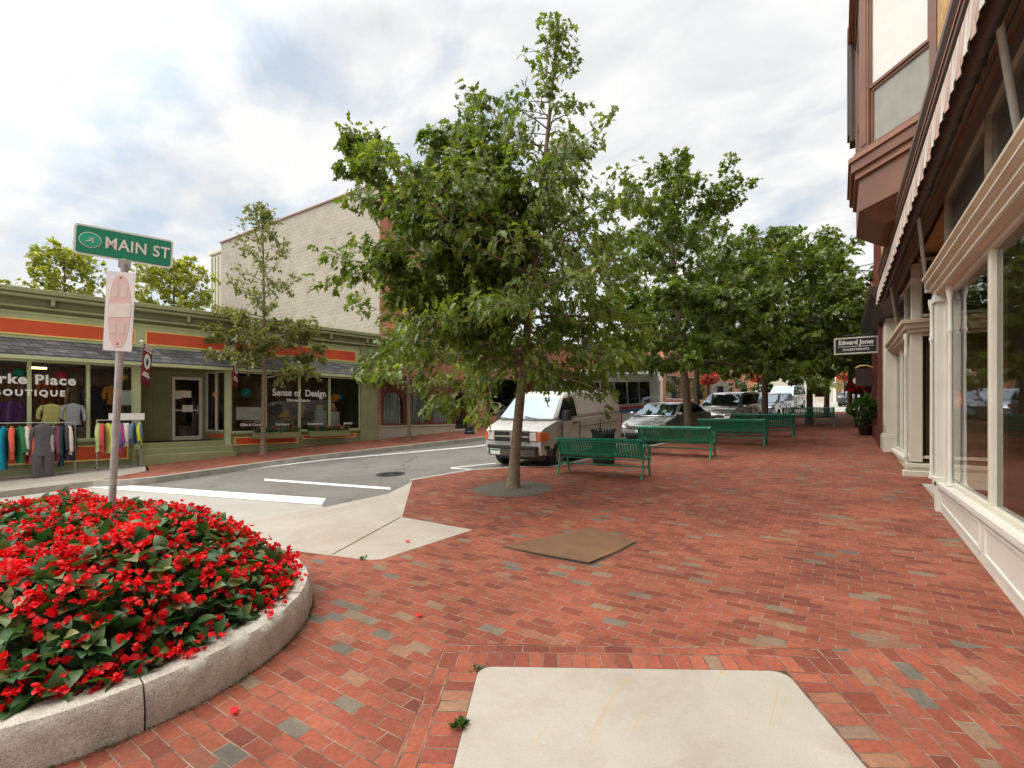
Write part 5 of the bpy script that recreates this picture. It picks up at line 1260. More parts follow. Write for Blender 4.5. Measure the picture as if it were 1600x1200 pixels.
# neighbouring building up the street
nb_ = thing('neighbour_building', 'dark oxblood shopfront building past the cream pilaster', 'shop building', (1.1, 18, 0))
def NB(b, n, m, **k): return b.build(n, m, nb_, world=True, **k)
b = MB(); b.box(1.3, 8, 22.05, 37, -1, 8.5); NB(b, 'wall', M['brickwall'])
b = MB(); b.box(.98, 1.5, 18.0, 18.5, .8, 5.0); b.box(1.0, 1.5, 18.5, 21.6, .8, 1.5); b.box(1.0, 1.5, 21.6, 22.0, .8, 5.0); b.box(1.05, 1.3, 22.05, 36, .9, 1.9); b.box(1.05, 1.3, 22.05, 22.6, 1.9, 5.2); b.box(1.05, 1.3, 28.5, 29.2, 1.9, 5.2); b.box(1.05, 1.3, 35.3, 36, 1.9, 5.2)
NB(b, 'shopfront', M['redbrown'], bevel=.01)
b = MB(); b.prism([(FX, 4.55), (.95, 4.55), (.85, 4.8), (.7, 5.0), (.66, 5.2), (FX, 5.3)], -22.0, -15.62, 0, Matrix.Rotation(R(90), 4, 'X')); b.box(.85, 1.3, 22.05, 36, 5.2, 5.6); NB(b, 'cornice', M['brown_d'], bevel=.01)
g = MB(); g.add([(1.2, 18.5, 1.5), (1.2, 21.6, 1.5), (1.2, 21.6, 4.6), (1.2, 18.5, 4.6)], [(3, 2, 1, 0)]); g.add([(1.2, 22.6, 1.9), (1.2, 28.5, 1.9), (1.2, 28.5, 5.1), (1.2, 22.6, 5.1)], [(3, 2, 1, 0)]); g.add([(1.2, 29.2, 1.9), (1.2, 35.3, 1.9), (1.2, 35.3, 5.1), (1.2, 29.2, 5.1)], [(3, 2, 1, 0)]); NB(g, 'shop_window', M['glass_d'])
# projecting sign
SY = 19.2
sg = thing('projecting_sign', 'black rectangular sign with white lettering and a pale frame over the walk', 'sign', (.3, SY, 4.0))
S0, S1, Z0, Z1 = -.08, 1.0, 3.88, 4.33
b = MB(); b.box(S0, S1, SY-.04, SY+.04, Z0, Z1); b.build('board', M['black'], sg, world=True)
b = MB(); w_ = .045
b.box(S0-w_, S1+w_, SY-.055, SY+.055, Z0-w_, Z0); b.box(S0-w_, S1+w_, SY-.055, SY+.055, Z1, Z1+w_); b.box(S0-w_, S0, SY-.054, SY+.054, Z0, Z1); b.box(S1, S1+w_, SY-.054, SY+.054, Z0, Z1); b.build('frame', paint((.66, .64, .57), .6), sg, world=True, bevel=.006)
text('lettering', 'Edward Jones', .2, M['letter'], sg, (.16, -.045, .21), off=.006, sx=.84); text('lettering', 'INVESTMENTS', .1, M['letter'], sg, (.16, -.045, -.02), off=.002, sx=1.1)
b = MB(); b.box(-.32, .64, -.048, -.04, .075, .09); b.build('rule', M['letter'], sg)
b = MB(); b.tube([(S0+.2, SY, Z1+.05), (S0+.2, SY, Z1+.12), (FX, SY, Z1+.12)], .014, 6); b.tube([(S1, SY, Z1-.1), (FX, SY, Z1-.1)], .014, 6); b.build('bracket', M['black'], sg, world=True)
# far small signs, basket, shrub
s2 = thing('oval_sign', 'small white oval hanging sign under the black shop sign', 'sign', (.72, 22.3, 3.15))
b = MB(); b.lathe([(0, -.012), (.27, -.012), (.27, .012), (0, .012)], 24, 0, Matrix.Diagonal((1, 1, .68, 1)) @ Matrix.Rotation(R(90), 4, 'X')); b.build('board', M['signwhite'], s2)
b = MB(); b.lathe([(0, -.016), (.13, -.016), (.13, .016), (0, .016)], 16, 0, Matrix.Diagonal((1, 1, .5, 1)) @ Matrix.Rotation(R(90), 4, 'X')); b.build('emblem', M['trim'], s2)
b = MB(); b.tube([(0, 0, .18), (0, 0, .5), (.5, 0, .5)], .014, 6); b.build('bracket', M['black'], s2)
s3 = thing('small_sign', 'small brown sign with a gold top beneath the black shop sign', 'sign', (.72, 20.6, 3.1))
b = MB(); b.box(-.24, .24, -.03, .03, -.25, .35); b.build('board', M['brown_d'], s3, bevel=.01); b = MB(); b.tube([(-.24, 0, .38), (-.1, 0, .46), (.1, 0, .46), (.24, 0, .38)], .03, 6); b.build('crest', paint((.6, .38, .08), .5), s3, smooth=60)
b = MB(); b.tube([(0, 0, .44), (0, 0, .56), (.5, 0, .56)], .014, 6); b.build('bracket', M['black'], s3)
def basket(label, x, y, z, r, pole=None):
    o = thing('hanging_basket', label, 'flower basket', (x, y, z), 0, 'baskets of red flowers along the walk'); rg = np.random.default_rng(int(abs(x*100)+y*10))
    b = MB(); b.lathe([(.05, -r*.8), (r*.5, -r*.6), (r*.7, -r*.1), (r*.7, 0)], 14); b.build('basket', M['soil'], o, smooth=50)
    n = 260; d = rg.normal(0, 1, (n, 3)); d /= np.linalg.norm(d, axis=1, keepdims=True); P = d*r*rg.uniform(.6, 1.05, (n, 1))*np.array([1.1, 1.1, .75])
    V, F, t = scatter('beg', P, d+rg.normal(0, .4, (n, 3)), .12, rg); npmesh('foliage', V, F, M['bushleaf'], o, attr=t)
    P = d[:230]*r*1.08*np.array([1.1, 1.1, .75]); V, F, t = scatter('beg', P, rg.normal(0, 1, (230, 3)), .11, rg, 1, 1.6); npmesh('blossoms', V, F, M['petal'], o, attr=t)
    b = MB()
    if pole is not None:
        b.tube([(0, 0, pole-z), (0, 0, r)], .05, 8)
    else: b.tube([(0, 0, 0), (0, 0, r*2.2), (.4, 0, r*2.4)], .012, 5)
    b.build('post' if pole is not None else 'hanger', M['black'], o)
basket('red flower basket on a dark post near the potted shrub', .62, 25.4, 3.05, .3, gY(25.4))
basket('red flower basket above the roof of the white minivan', -6.5, 31, 4.05, .5, gY(31)-.1)
basket('red flower basket high between the two far cars', -4.4, 36, 4.3, .42, gY(36)-.1)
basket('red flower basket near the farthest dark car', .4, 48, 5.0, .5, gY(48)-.1)
def bush(label, x, y, h, r):
    o = thing('potted_shrub', label, 'shrub', (x, y, gY(y))); rg = np.random.default_rng(4)
    b = MB(); b.lathe([(.16, 0), (.2, .05), (.24, .3), (.27, .34), (.25, .36), (.22, .33)], 16); b.build('pot', M['black'], o, smooth=50)
    b = MB(); b.tube([(0, 0, .3), (.02, 0, .7)], .03, 6); b.build('stem', M['bark_d'], o)
    n = 2600; d = rg.normal(0, 1, (n, 3)); d /= np.linalg.norm(d, axis=1, keepdims=True); bumpy = 1+.22*np.sin(d[:, 0:1]*7+1)*np.cos(d[:, 2:3]*6)
    P = d*r*bumpy*rg.uniform(.45, 1.0, (n, 1))**.5*np.array([1, 1, .95])+np.array([0, 0, h])
    V, F, t = scatter('small', P, d+rg.normal(0, .5, (n, 3)), .1, rg); npmesh('foliage', V, F, M['bushleaf'], o, attr=t)
bush('round dark green shrub in a pot beside the oxblood shopfront', .82, 21.9, .92, .52)

# ------------------------------------------------------------------ street sign
sx0, sy0 = -6.2, 1.87
ps = thing('street_sign', 'green MAIN ST street sign on a leaning galvanised pole in the flower bed', 'street sign', (sx0, sy0, gz(sx0, sy0)+.2))
ps.rotation_mode = 'QUATERNION'
camr = Vector((math.cos(R(33.7)), math.sin(R(33.7)), 0)); camf = Vector((-math.sin(R(33.7)), math.cos(R(33.7)), 0))
LEAN = Matrix.Rotation(R(3.0), 4, camf)
ps.rotation_quaternion = LEAN.to_quaternion()
zt = 3.45-gz(sx0, sy0)-.2
b = MB(); b.tube([(0, 0, -.15), (0, 0, zt+.02)], .033, 12); b.build('pole', M['galv'], ps, smooth=50)
RZ = R(90-25-0)                                     # direction of the plate
def plate(name, w, h, zc, mat, yo, rz, t=.004, rad=.03, parent=ps):
    n = 5; pts = []
    for cx, cy, a0 in ((w/2-rad, h/2-rad, 0), (-w/2+rad, h/2-rad, 90), (-w/2+rad, -h/2+rad, 180), (w/2-rad, -h/2+rad, 270)):
        for i in range(n+1): pts.append((cx+rad*math.cos(R(a0+90*i/n)), cy+rad*math.sin(R(a0+90*i/n))))
    b = MB(); b.prism(pts, -t/2, t/2, 0, Matrix.Translation((0, 0, zc)) @ Matrix.Rotation(rz, 4, 'Z') @ Matrix.Translation((0, yo, 0)) @ Matrix.Rotation(R(90), 4, 'X')); return b.build(name, mat, parent)
zs_ = zt+.20
sp0 = plate('sign_plate', .80, .30, zs_, M['signwhite'], 0, RZ, .006)
for s in (-1, 1): plate('sign_face', .765, .265, zs_, M['signgreen'], s*.0042, RZ, .002, .022, sp0)
def sgloc(x, z, y=-.008): v = Matrix.Rotation(RZ, 4, 'Z') @ Vector((x, y, 0)); return (v.x, v.y, zs_+z)
text('lettering', 'MAIN ST', .16, M['signwhite'], sp0, sgloc(.105, .0), (R(90), 0, RZ), .0015, off=.0025, sx=.84, spacing=1.06)
text('lettering', 'MAIN ST', .16, M['signwhite'], sp0, sgloc(-.105, .0, .008), (R(90), 0, RZ+math.pi), .0015, off=.0025, sx=.84, spacing=1.06)
def ell(name, rx, rz_, x, z, yo, mat):
    b = MB(); m = 28; b.prism([(rx*math.cos(2*math.pi*i/m), rz_*math.sin(2*math.pi*i/m)) for i in range(m)], -.001, .001, 0, Matrix.Translation((0, 0, zs_+z)) @ Matrix.Rotation(RZ, 4, 'Z') @ Matrix.Translation((x, yo, 0)) @ Matrix.Rotation(R(90), 4, 'X')); return b.build(name, mat, sp0)
ell('emblem_ring', .088, .076, -.275, .005, -.0062, M['fadedl']); ell('emblem', .082, .07, -.275, .005, -.0075, M['signgreen_l'])
b = MB(); EM = Matrix.Translation((0, 0, zs_)) @ Matrix.Rotation(RZ, 4, 'Z') @ Matrix.Translation((-.275, -.0085, .005))
for pth in ([(-.035, -.02), (-.005, -.008), (.02, -.012)], [(-.005, -.008), (.012, .02), (-.012, .022)], [(.02, -.012), (.024, -.03)], [(.012, .02), (.03, .024)], [(.012, .02), (.028, -.004)]):
    b.tube([(x, 0, z) for x, z in pth], .0045, 5, 0, EM)
b.build('emblem_figure', M['signwhite'], sp0)
b = MB(); b.box(-.05, .05, -.018, .018, -.02, .06); b.box(-.02, .02, -.012, .012, .05, .075); b.v = [tuple(Matrix.Translation((0, 0, zt)) @ Matrix.Rotation(RZ, 4, 'Z') @ Vector(v)) for v in b.v]; b.build('bracket', M['galv'], ps, bevel=.006)
# faded parking plate
RZ2 = R(33.7+8)
ZP = zt-.47
def pplate(*a, **k): return plate(*a, **k)
wp = plate('parking_plate', .265, .80, ZP, M['signwhite'], -.040, RZ2, .004, .015)
def pf(name, pts, mat, yo):
    b = MB(); b.prism(pts, -.001, .001, 0, Matrix.Translation((0, 0, ZP)) @ Matrix.Rotation(RZ2, 4, 'Z') @ Matrix.Translation((0, yo, 0)) @ Matrix.Rotation(R(90), 4, 'X')); return b.build(name, mat, wp)
ov = [(.105*math.copysign(abs(math.cos(2*math.pi*i/36))**.75, math.cos(2*math.pi*i/36)), .37*math.copysign(abs(math.sin(2*math.pi*i/36))**1.15, math.sin(2*math.pi*i/36))) for i in range(36)]
pf('faded_oval', ov, M['faded'], -.0435)
pf('faded_band', [(-.108, -.07), (.108, -.05), (.108, .09), (-.108, .07)], M['fadedl'], -.046)
for zc, xs_ in ((.2, (-.05, .035)), (-.17, (-.05, .03))):
    for x in xs_: pf('faded_mark', [(x-.03, zc-.06), (x+.03, zc-.055), (x+.03, zc+.065), (x-.03, zc+.06)], paint((.72, .58, .54), .6), -.0455)
for zc in (.34, -.33):
    b = MB(); b.lathe([(.009, 0), (.009, .004), (0, .006)], 8, 0, Matrix.Translation((0, 0, ZP+zc)) @ Matrix.Rotation(RZ2, 4, 'Z') @ Matrix.Translation((0, -.0445, 0)) @ Matrix.Rotation(R(90), 4, 'X')); b.build('bolt', M['rust'], wp)

# ------------------------------------------------------------------ benches
def make_bench():
    o = thing('park_bench', 'x', 'bench', (0, 0, 0))
    Wd = 2.0; G = M['benchg']
    # side profile (y towards the sitter, z): rolled back top, back, seat, rolled front
    back = [(-.30, .79), (-.335, .835), (-.315, .875), (-.27, .868), (-.245, .82), (-.20, .68), (-.16, .52), (-.13, .46)]
    seat = [(-.13, .46), (-.06, .425), (.1, .43), (.26, .445), (.33, .435), (.352, .40), (.335, .365)]
    def slats(prof, nm):
        b = MB(); ns = 32
        for i in range(ns):
            x = -Wd/2+.05+(Wd-.1)*i/(ns-1)
            vs = []; fs = []
            for j, (y, z) in enumerate(prof):
                a = Vector(prof[max(0, j-1)]); c = Vector(prof[min(len(prof)-1, j+1)]); d = (c-a).normalized(); nr = Vector((-d.y, d.x))*.004
                for sx in (-.024, .024):
                    vs.append((x+sx, y+nr.x, z+nr.y)); vs.append((x+sx, y-nr.x, z-nr.y))
            for j in range(len(prof)-1):
                q = j*4
                fs += [(q, q+2, q+6, q+4), (q+1, q+5, q+7, q+3), (q, q+4, q+5, q+1), (q+2, q+3, q+7, q+6)]
            b.add(vs, fs)
        return fixn(b.build(nm, G, o, smooth=40))
    bk = slats(back, 'backrest'); st_ = slats(seat, 'seat')
    b = MB()
    for y, z in ((-.30, .80), (-.15, .50)): b.box(-Wd/2+.02, Wd/2-.02, y-.02, y+.008, z-.012, z+.012)
    b.build('back_rail', G, bk)
    b = MB()
    for y, z in ((-.08, .40), (.28, .415)): b.box(-Wd/2+.02, Wd/2-.02, y-.02, y+.02, z-.02, z+.0)
    b.build('seat_rail', G, st_)
    for s in (-1, 1):
        x = s*(Wd/2-.01)
        b = MB(); b.tube([(x, -.315, .86), (x, -.25, .80), (x, -.2, .66), (x, -.15, .46), (x, -.2, .25), (x, -.27, .06), (x, -.31, .0)], [.024, .024, .026, .028, .025, .024, .03], 8); b.build('leg', G, o, smooth=60)
        b = MB(); b.tube([(x, .32, .62), (x, .33, .5), (x, .3, .40), (x, .26, .25), (x, .3, .06), (x, .34, 0)], [.022, .024, .028, .025, .024, .03], 8); b.build('leg', G, o, smooth=60)
        b = MB(); b.tube([(x, -.15, .44), (x, .08, .41), (x, .3, .42)], .025, 8); b.tube([(x, -.22, .2), (x, -.1, .24), (x, .1, .24), (x, .25, .2)], .02, 8)
        e = b.build('end_frame', G, o, smooth=60)
        b = MB(); pts = [(x, -.22, .68), (x, -.05, .70), (x, .15, .695), (x, .28, .67)]+[(x, .30+.075*math.sin(t), .60+.075*math.cos(t)) for t in [i*math.pi/7 for i in range(0, 13)]]
        b.tube(pts, .02, 8); b.tube([(x, .3, .54), (x, .2, .47), (x, .02, .52), (x, -.08, .66)], .016, 6); b.build('armrest', G, e, smooth=60)
    b = MB(); b.tube([(-Wd/2, 0, .24), (Wd/2, 0, .24)], .017, 8); b.build('stretcher', G, o, smooth=60)
    return o
b0 = make_bench()
bl = [(-4.47, 10.42, 1.5, 'green steel slat bench nearest the oak, in front of the litter bin'), (-3.83, 14.08, -1, 'second green slat bench, its back hiding the foot of an oak'), (-2.92, 17.45, 0, 'third green slat bench, in shade between the second and fourth benches'),
      (-2.36, 20.6, 0, 'fourth green slat bench, partly hidden by the third bench'), (-1.16, 25.95, 1, 'farthest green slat bench, with a pale sticker on its back')]
for i, (x, y, a, lab) in enumerate(bl):
    o = b0 if i == 0 else dup(b0)
    o.location = (x, y, gz(x, y)-.012); o.rotation_euler = (PITCH, 0, R(a)); o['label'] = lab; o['group'] = 'green benches along the plaza'
st = MB(); st.lathe([(0, 0), (.07, 0), (.07, .004)], 12, 0, Matrix.Translation((.55, -.262, .70)) @ Matrix.Rotation(R(73), 4, 'X')); st.build('sticker', M['signwhite'], o)
# litter bin
lb = thing('litter_bin', 'dark slatted litter bin behind the nearest green bench', 'bin', (-5.05, 11.85, gz(0, 11.85)), 0)
lb.rotation_euler = (PITCH, 0, 0)
b = MB()
for i in range(30):
    a = 2*math.pi*i/30; MM = Matrix.Rotation(a, 4, 'Z'); b.add([(.27, -.02, .06), (.27, .02, .06), (.275, .02, .8), (.275, -.02, .8), (.28, -.02, .06), (.28, .02, .06), (.285, .02, .8), (.285, -.02, .8), (.325, -.02, .92), (.325, .02, .92), (.335, .02, .915), (.335, -.02, .915)],
        [(0, 1, 2, 3), (7, 6, 5, 4), (1, 5, 6, 2), (4, 0, 3, 7), (3, 2, 9, 8), (6, 7, 11, 10), (8, 9, 10, 11)], 0, MM)
b.build('slats', M['bing'], lb)
b = MB(); b.lathe([(.24, .05), (.25, .82), (.235, .82), (.22, .1)], 20); b.build('liner', M['black'], lb, smooth=40)
b = MB()
for z in (.07, .4, .79): b.lathe([(.262, z-.02), (.27, z-.02), (.27, z+.02), (.262, z+.02)], 24)
b.lathe([(.2, 0), (.24, .0), (.24, .06), (.2, .06)], 20); b.build('hoop', M['bing'], lb, smooth=40)
# street lamp on the left pavement
lp = thing('street_lamp', 'black street lamp post on the left pavement in front of a shop door', 'street lamp', (-14.2, 17.75, gz(0, 17.75)+.05))
b = MB(); b.lathe([(.24, 0), (.24, .1), (.2, .14), (.19, .45), (.13, .55), (.12, .8), (.14, .84), (.085, .95), (.07, 1.1), (.06, 3.9), (.09, 3.95), (.06, 4.02), (.05, 4.2)], 16); b.build('post', M['black'], lp, smooth=40)
b = MB(); b.lathe([(.1, 4.2), (.19, 4.35), (.22, 4.6), (.17, 4.85), (.08, 4.96)], 16); b.build('globe', M['fadedl'], lp, smooth=60)
b = MB(); b.lathe([(.12, 4.16), (.12, 4.22)], 12); b.lathe([(.1, 4.94), (.11, 4.98), (.03, 5.1), (0, 5.2)], 12); b.build('cap', M['black'], lp, smooth=40)
b = MB(); b.box(.045, .065, -.07, .07, 1.75, 2.05); b.build('notice', M['signwhite'], lp)
# ------------------------------------------------------------------ vehicles (local +x forward, y left, z up, wheels on z = 0)
def arc_arch(cx, zb, r, n=8):
    return [(cx+r*math.cos(math.pi*i/n), zb+r*math.sin(math.pi*i/n)) for i in range(n+1)]      # front to rear
def shell(outline, wf):
    """outline: closed list of (x,z), wf(x,z) half width"""
    b = MB(); n = len(outline)
    L = [(x, wf(x, z), z) for x, z in outline]; Rr = [(x, -wf(x, z), z) for x, z in outline]
    b.add(L+Rr, [tuple(range(n)), tuple(range(2*n-1, n-1, -1))]+[(i, n+i, n+(i+1) % n, (i+1) % n) for i in range(n)])
    return b
def inset_poly(poly, d):
    """shrink a convex-ish polygon by d"""
    n = len(poly); out = []
    a = sum(poly[i][0]*poly[(i+1) % n][1]-poly[(i+1) % n][0]*poly[i][1] for i in range(n)); sg = 1 if a > 0 else -1
    for i in range(n):
        p0, p1, p2 = Vector(poly[i-1]), Vector(poly[i]), Vector(poly[(i+1) % n])
        e1 = (p1-p0).normalized(); e2 = (p2-p1).normalized(); n1 = Vector((-e1.y, e1.x))*sg; n2 = Vector((-e2.y, e2.x))*sg
        m = n1+n2; m = m/max(.3, m.length_squared)*2 if m.length > 1e-6 else n1
        out.append(tuple(p1+m*d))
    return out
def wheel(parent, x, y, r, w, name='wheel', rimm='rim'):
    s = 1 if y > 0 else -1
    MM = Matrix.Translation((x, y, r)) @ Matrix.Rotation(R(-90*s), 4, 'X')
    t = MB(); t.lathe([(r*.6, -w/2), (r*.93, -w/2), (r, -w*.36), (r, w*.36), (r*.93, w/2), (r*.62, w/2), (r*.6, w*.3)], 24, 0, MM); o = t.build(name, M['rubber'], parent, smooth=40)
    d = MB(); d.lathe([(r*.62, w*.44), (r*.58, w*.36), (r*.5, w*.3), (r*.3, w*.36), (r*.16, w*.42), (0, w*.43)], 20, 0, MM)
    d.build('rim', M[rimm], o, smooth=30)
    h = MB()
    for k in range(7):
        a = 2*math.pi*k/7; h.lathe([(0, w*.40), (.03, w*.40), (.03, w*.41)], 6, 0, MM @ Matrix.Translation((r*.42*math.cos(a), r*.42*math.sin(a), 0)))
    h.build('hole', M['trim'], o)
def vehicle(name, label, cat, x, y, ang, P, group=None, dz=-.1):
    root = thing(name, label, cat, (x, y, gz(x, y)+dz), 0, group)
    # facing the camera: forward is -street direction
    root.rotation_euler = Matrix.Rotation(PITCH, 3, 'X').to_4x4().to_3x3().to_euler()
    f = Vector((-math.sin(R(ang)), -math.cos(R(ang)), 0))
    m3 = Matrix.Rotation(PITCH, 3, 'X') @ Matrix.Rotation(math.atan2(f.y, f.x), 3, 'Z')
    root.rotation_euler = m3.to_euler()
    L, W, H = P['L'], P['W'], P['H']; hl = L/2; hw = W/2
    pm = P['paint']; wr = P.get('wr', .33); xf, xr = hl-P.get('fo', .85), -hl+P.get('ro', .95); zb = P.get('zb', .24); belt = P['belt']
    lower = P['lower'](hl, zb, xf, xr, wr+.06)
    gh = P['gh'](hl, H, belt)
    tp = P.get('taper', .16); zr = H
    def wf(xx, z):
        e = abs(xx)/hl; k = max(0, (e-.72)/.28); w = hw*(1-tp*k*k)
        if z < .45: w -= .05*(.45-z)/.25
        return w
    def wg(xx, z):
        e = abs(xx)/hl; k = max(0, (e-.72)/.28); w = hw*(1-tp*.6*k*k)-.015
        return w-P.get('tumble', .17)*max(0, (z-belt))/(zr-belt)
    bd = fixn(shell(lower, wf).build('body', pm, root, smooth=38, bevel=P.get('bev', .05), seg=3))
    cab = fixn(shell(gh, wg).build('cab', pm, root, smooth=38, bevel=P.get('cbev', .06), seg=3))
    # glass along the sloped ends of the cab
    def endglass(nm, i, j, mg=.07, mz=.06):
        (xa, za), (xb, zb_) = gh[i], gh[j]
        A_, B2 = Vector((xa, 0, za)), Vector((xb, 0, zb_)); d = (B2-A_).normalized(); nr = Vector((-d.z, 0, d.x))
        if nr.x*(1 if nm == 'windscreen' else -1) < 0: nr = -nr
        p0 = A_+d*mz+nr*.012; p1 = B2-d*mz+nr*.012
        w0 = wg(p0.x, p0.z)-mg; w1 = wg(p1.x, p1.z)-mg
        b = MB(); m = 6; vs = []
        for (p, w) in ((p0, w0), (p1, w1)):
            for k in range(m+1):
                t = -1+2*k/m; vs.append((p.x+nr.x*.0, w*t, p.z))
        b.add(vs, [(k, k+1, m+2+k, m+1+k) for k in range(m)]); return fixn(b.build(nm, M['carglass'], cab, smooth=60))
    ws = endglass('windscreen', *P['ws'])
    if 'rw' in P: endglass('rear_window', *P['rw'])
    for poly in P['side'](hl, H, belt):
        for s in (-1, 1):
            b = MB(); vs = [(px, s*(wg(px, pz)+.008), pz) for px, pz in poly]; b.add(vs, [tuple(range(len(vs)))]); b.build('side_window', P.get('sidemat', M['carglass']), cab)
    # wipers
    (xa, za), (xb, zb2) = gh[P['ws'][0]], gh[P['ws'][1]]
    b = MB()
    for s in (-.35, .25): b.tube([(xa+.02, s*W*.8, za+.045), (xa-.10*(xa-xb), (s-.28)*W*.8, za+.1)], .010, 4)
    b.build('wiper', M['trim'], ws)
    for xx in (xf, xr):
        for s in (-1, 1): wheel(root, xx, s*(hw-.11), wr, .2)
    P['extra'](root, bd, cab, hl, hw, H, wf, wg)
    return root
def rect_x(b, x, y0, y1, z0, z1, t=.02, mi=0): b.box(x-t, x+t, y0, y1, z0, z1, mi)

# --- white cargo van
VANW = mk('van_white', (.56, .555, .54), .3, .03, 1.5, dirt=.15, dirtcol=(.38, .35, .31), coat=.3)
def van_lower(hl, zb, xf, xr, r):
    return [(hl-.06, .4), (hl-.02, .62), (hl-.03, .72), (hl-.05, 1.02), (hl-.16, 1.09), (hl-.72, 1.26), (-hl+.02, 1.26), (-hl, .45), (-hl+.02, zb+.1)]+[(xr-r, zb+.04)]+arc_arch(xr, zb+.02, r)[::-1][1:-1]+[(xr+r, zb), (xf-r, zb)]+arc_arch(xf, zb+.02, r)[::-1][1:-1]+[(xf+r, zb+.04), (hl-.08, zb+.12)]
def van_gh(hl, H, b): return [(hl-.62, b), (hl-1.32, 1.90), (hl-1.5, H-.03), (hl-1.9, H), (-hl+.3, H), (-hl+.1, H-.06), (-hl+.02, b)]
def van_side(hl, H, b): return [[(hl-.80, b+.06), (hl-1.25, 1.83), (hl-1.82, 1.85), (hl-1.82, b+.06)]]
def van_extra(root, bd, cab, hl, hw, H, wf, wg):
    b = MB()
    b.prism([(hl+.05, -hw+.22), (hl+.10, -.4), (hl+.10, .4), (hl+.05, hw-.22), (hl-.35, hw+.02), (hl-.45, hw+.02), (hl-.45, hw-.1), (hl-.1, hw-.3), (hl-.1, -hw+.3), (hl-.45, -hw+.1), (hl-.45, -hw-.02), (hl-.35, -hw-.02)], .36, .56)
    bp = b.build('bumper', M['trimg'], root, bevel=.03, seg=3)
    b = MB(); b.prism([(hl+.055, -hw+.2), (hl+.11, -.4), (hl+.11, .4), (hl+.055, hw-.2), (hl-.3, hw+.028), (hl-.3, hw-.1), (hl-.05, hw-.3), (hl-.05, -hw+.3), (hl-.3, -hw+.1), (hl-.3, -hw-.028)], .555, .64); b.build('pad', M['trim'], bp, bevel=.015)
    b = MB(); rect_x(b, hl+.115, -.62, -.30, .40, .55, .008); b.build('number_plate', M['signwhite'], bp); b = MB(); b.box(hl+.123, hl+.126, -.60, -.32, .50, .54); b.build('plate_band', paint((.03, .25, .12), .5), bp)
    # grille with a cross
    b = MB(); rect_x(b, hl-.03, -.55, .55, .74, 1.0, .025); g = b.build('grille', M['trim'], root)
    b = MB()
    for i in range(5): b.box(hl-.01, hl+.004, -.53, .53, .765+i*.05, .775+i*.05, 0)
    b.build('bar', M['trim'], g)
    b = MB(); rect_x(b, hl-.0, -.555, .555, .855, .895, .016); rect_x(b, hl+.001, -.035, .035, .72, 1.02, .018); rect_x(b, hl-.005, -.56, .56, 1.0, 1.04, .014); rect_x(b, hl-.005, -.56, .56, .70, .735, .014); b.build('cross_bar', M['galv'], g, bevel=.006)
    for s in (-1, 1):
        b = MB(); b.box(hl-.06, hl+.004, s*.575, s*.785, .77, .99); h = b.build('headlight', M['lampglass'], root, bevel=.012)
        b = MB(); b.box(hl-.08, hl-.012, s*.56, s*.8, .755, 1.005); b.build('bezel', M['trim'], h)
        b = MB(); b.prism([(hl+.0, s*.79), (hl-.02, s*.895), (hl-.26, s*(hw+.012)), (hl-.26, s*(hw-.06)), (hl-.1, s*.79)], .77, .99); b.build('indicator', M['amber'], root, bevel=.006)
        b = MB(); b.box(hl-1.12, hl-.90, s*(hw+.04), s*(hw+.2), 1.24, 1.5); b.tube([(hl-.95, s*(hw-.05), 1.3), (hl-1.0, s*(hw+.08), 1.32)], .02, 6); b.build('mirror', M['trim'], root, bevel=.02)
        b = MB(); b.box(hl-1.78, hl-1.58, s*(hw-.03), s*(hw+.02), 1.12, 1.16); b.build('door_handle', M['trim'], root)
        b = MB()       # door gaps and rubbing strip
        y = s*(hw+.0)
        for xx in (hl-.95, hl-1.92, hl-3.2): b.box(xx-.006, xx+.006, s*(hw-.02), s*(hw+.003), .5, 1.17)
        b.box(hl-2.0, -hl+.5, s*(hw-.02), s*(hw+.003), 1.0, 1.015)
        b.build('door_gap', M['trim'], bd)
        b = MB()
        for xx in (hl-1.92, hl-3.2): b.add([(xx-.006, s*(wg(xx, 1.3)+.003), 1.28), (xx+.006, s*(wg(xx, 1.3)+.003), 1.28), (xx+.006, s*(wg(xx, 1.9)+.003), 1.9), (xx-.006, s*(wg(xx, 1.9)+.003), 1.9)], [(0, 1, 2, 3)])
        b.build('panel_gap', M['trim'], cab)
        b = MB(); b.box(-hl-.005, -hl+.05, s*.78, s*.92, .75, 1.2); b.build('tail_light', M['redlens'], root, bevel=.01)
    b = MB(); b.box(-hl-.1, -hl+.05, -hw+.03, hw-.03, .42, .58); b.build('rear_bumper', M['trimg'], root, bevel=.03)
    b = MB(); b.box(-hl+.2, hl-.4, -hw+.2, hw-.2, .22, .5); b.build('underbody', M['trim'], root)
    b = MB()
    for i in range(9): b.box(-hl+.5, hl-2.0, -.75+i*.185, -.72+i*.185, H-.003, H+.012)
    b.build('roof_rib', VANW, cab)
VAN = dict(L=4.9, W=1.96, H=2.02, paint=VANW, belt=1.26, lower=van_lower, gh=van_gh, side=van_side, ws=(0, 1), fo=.82, ro=1.15, wr=.345, extra=van_extra, zb=.3, tumble=.17, bev=.06, cbev=.11, taper=.09)
vehicle('cargo_van', 'white cargo van parked at the kerb behind the nearest oak', 'van', -7.0, 13.15, 3, VAN)

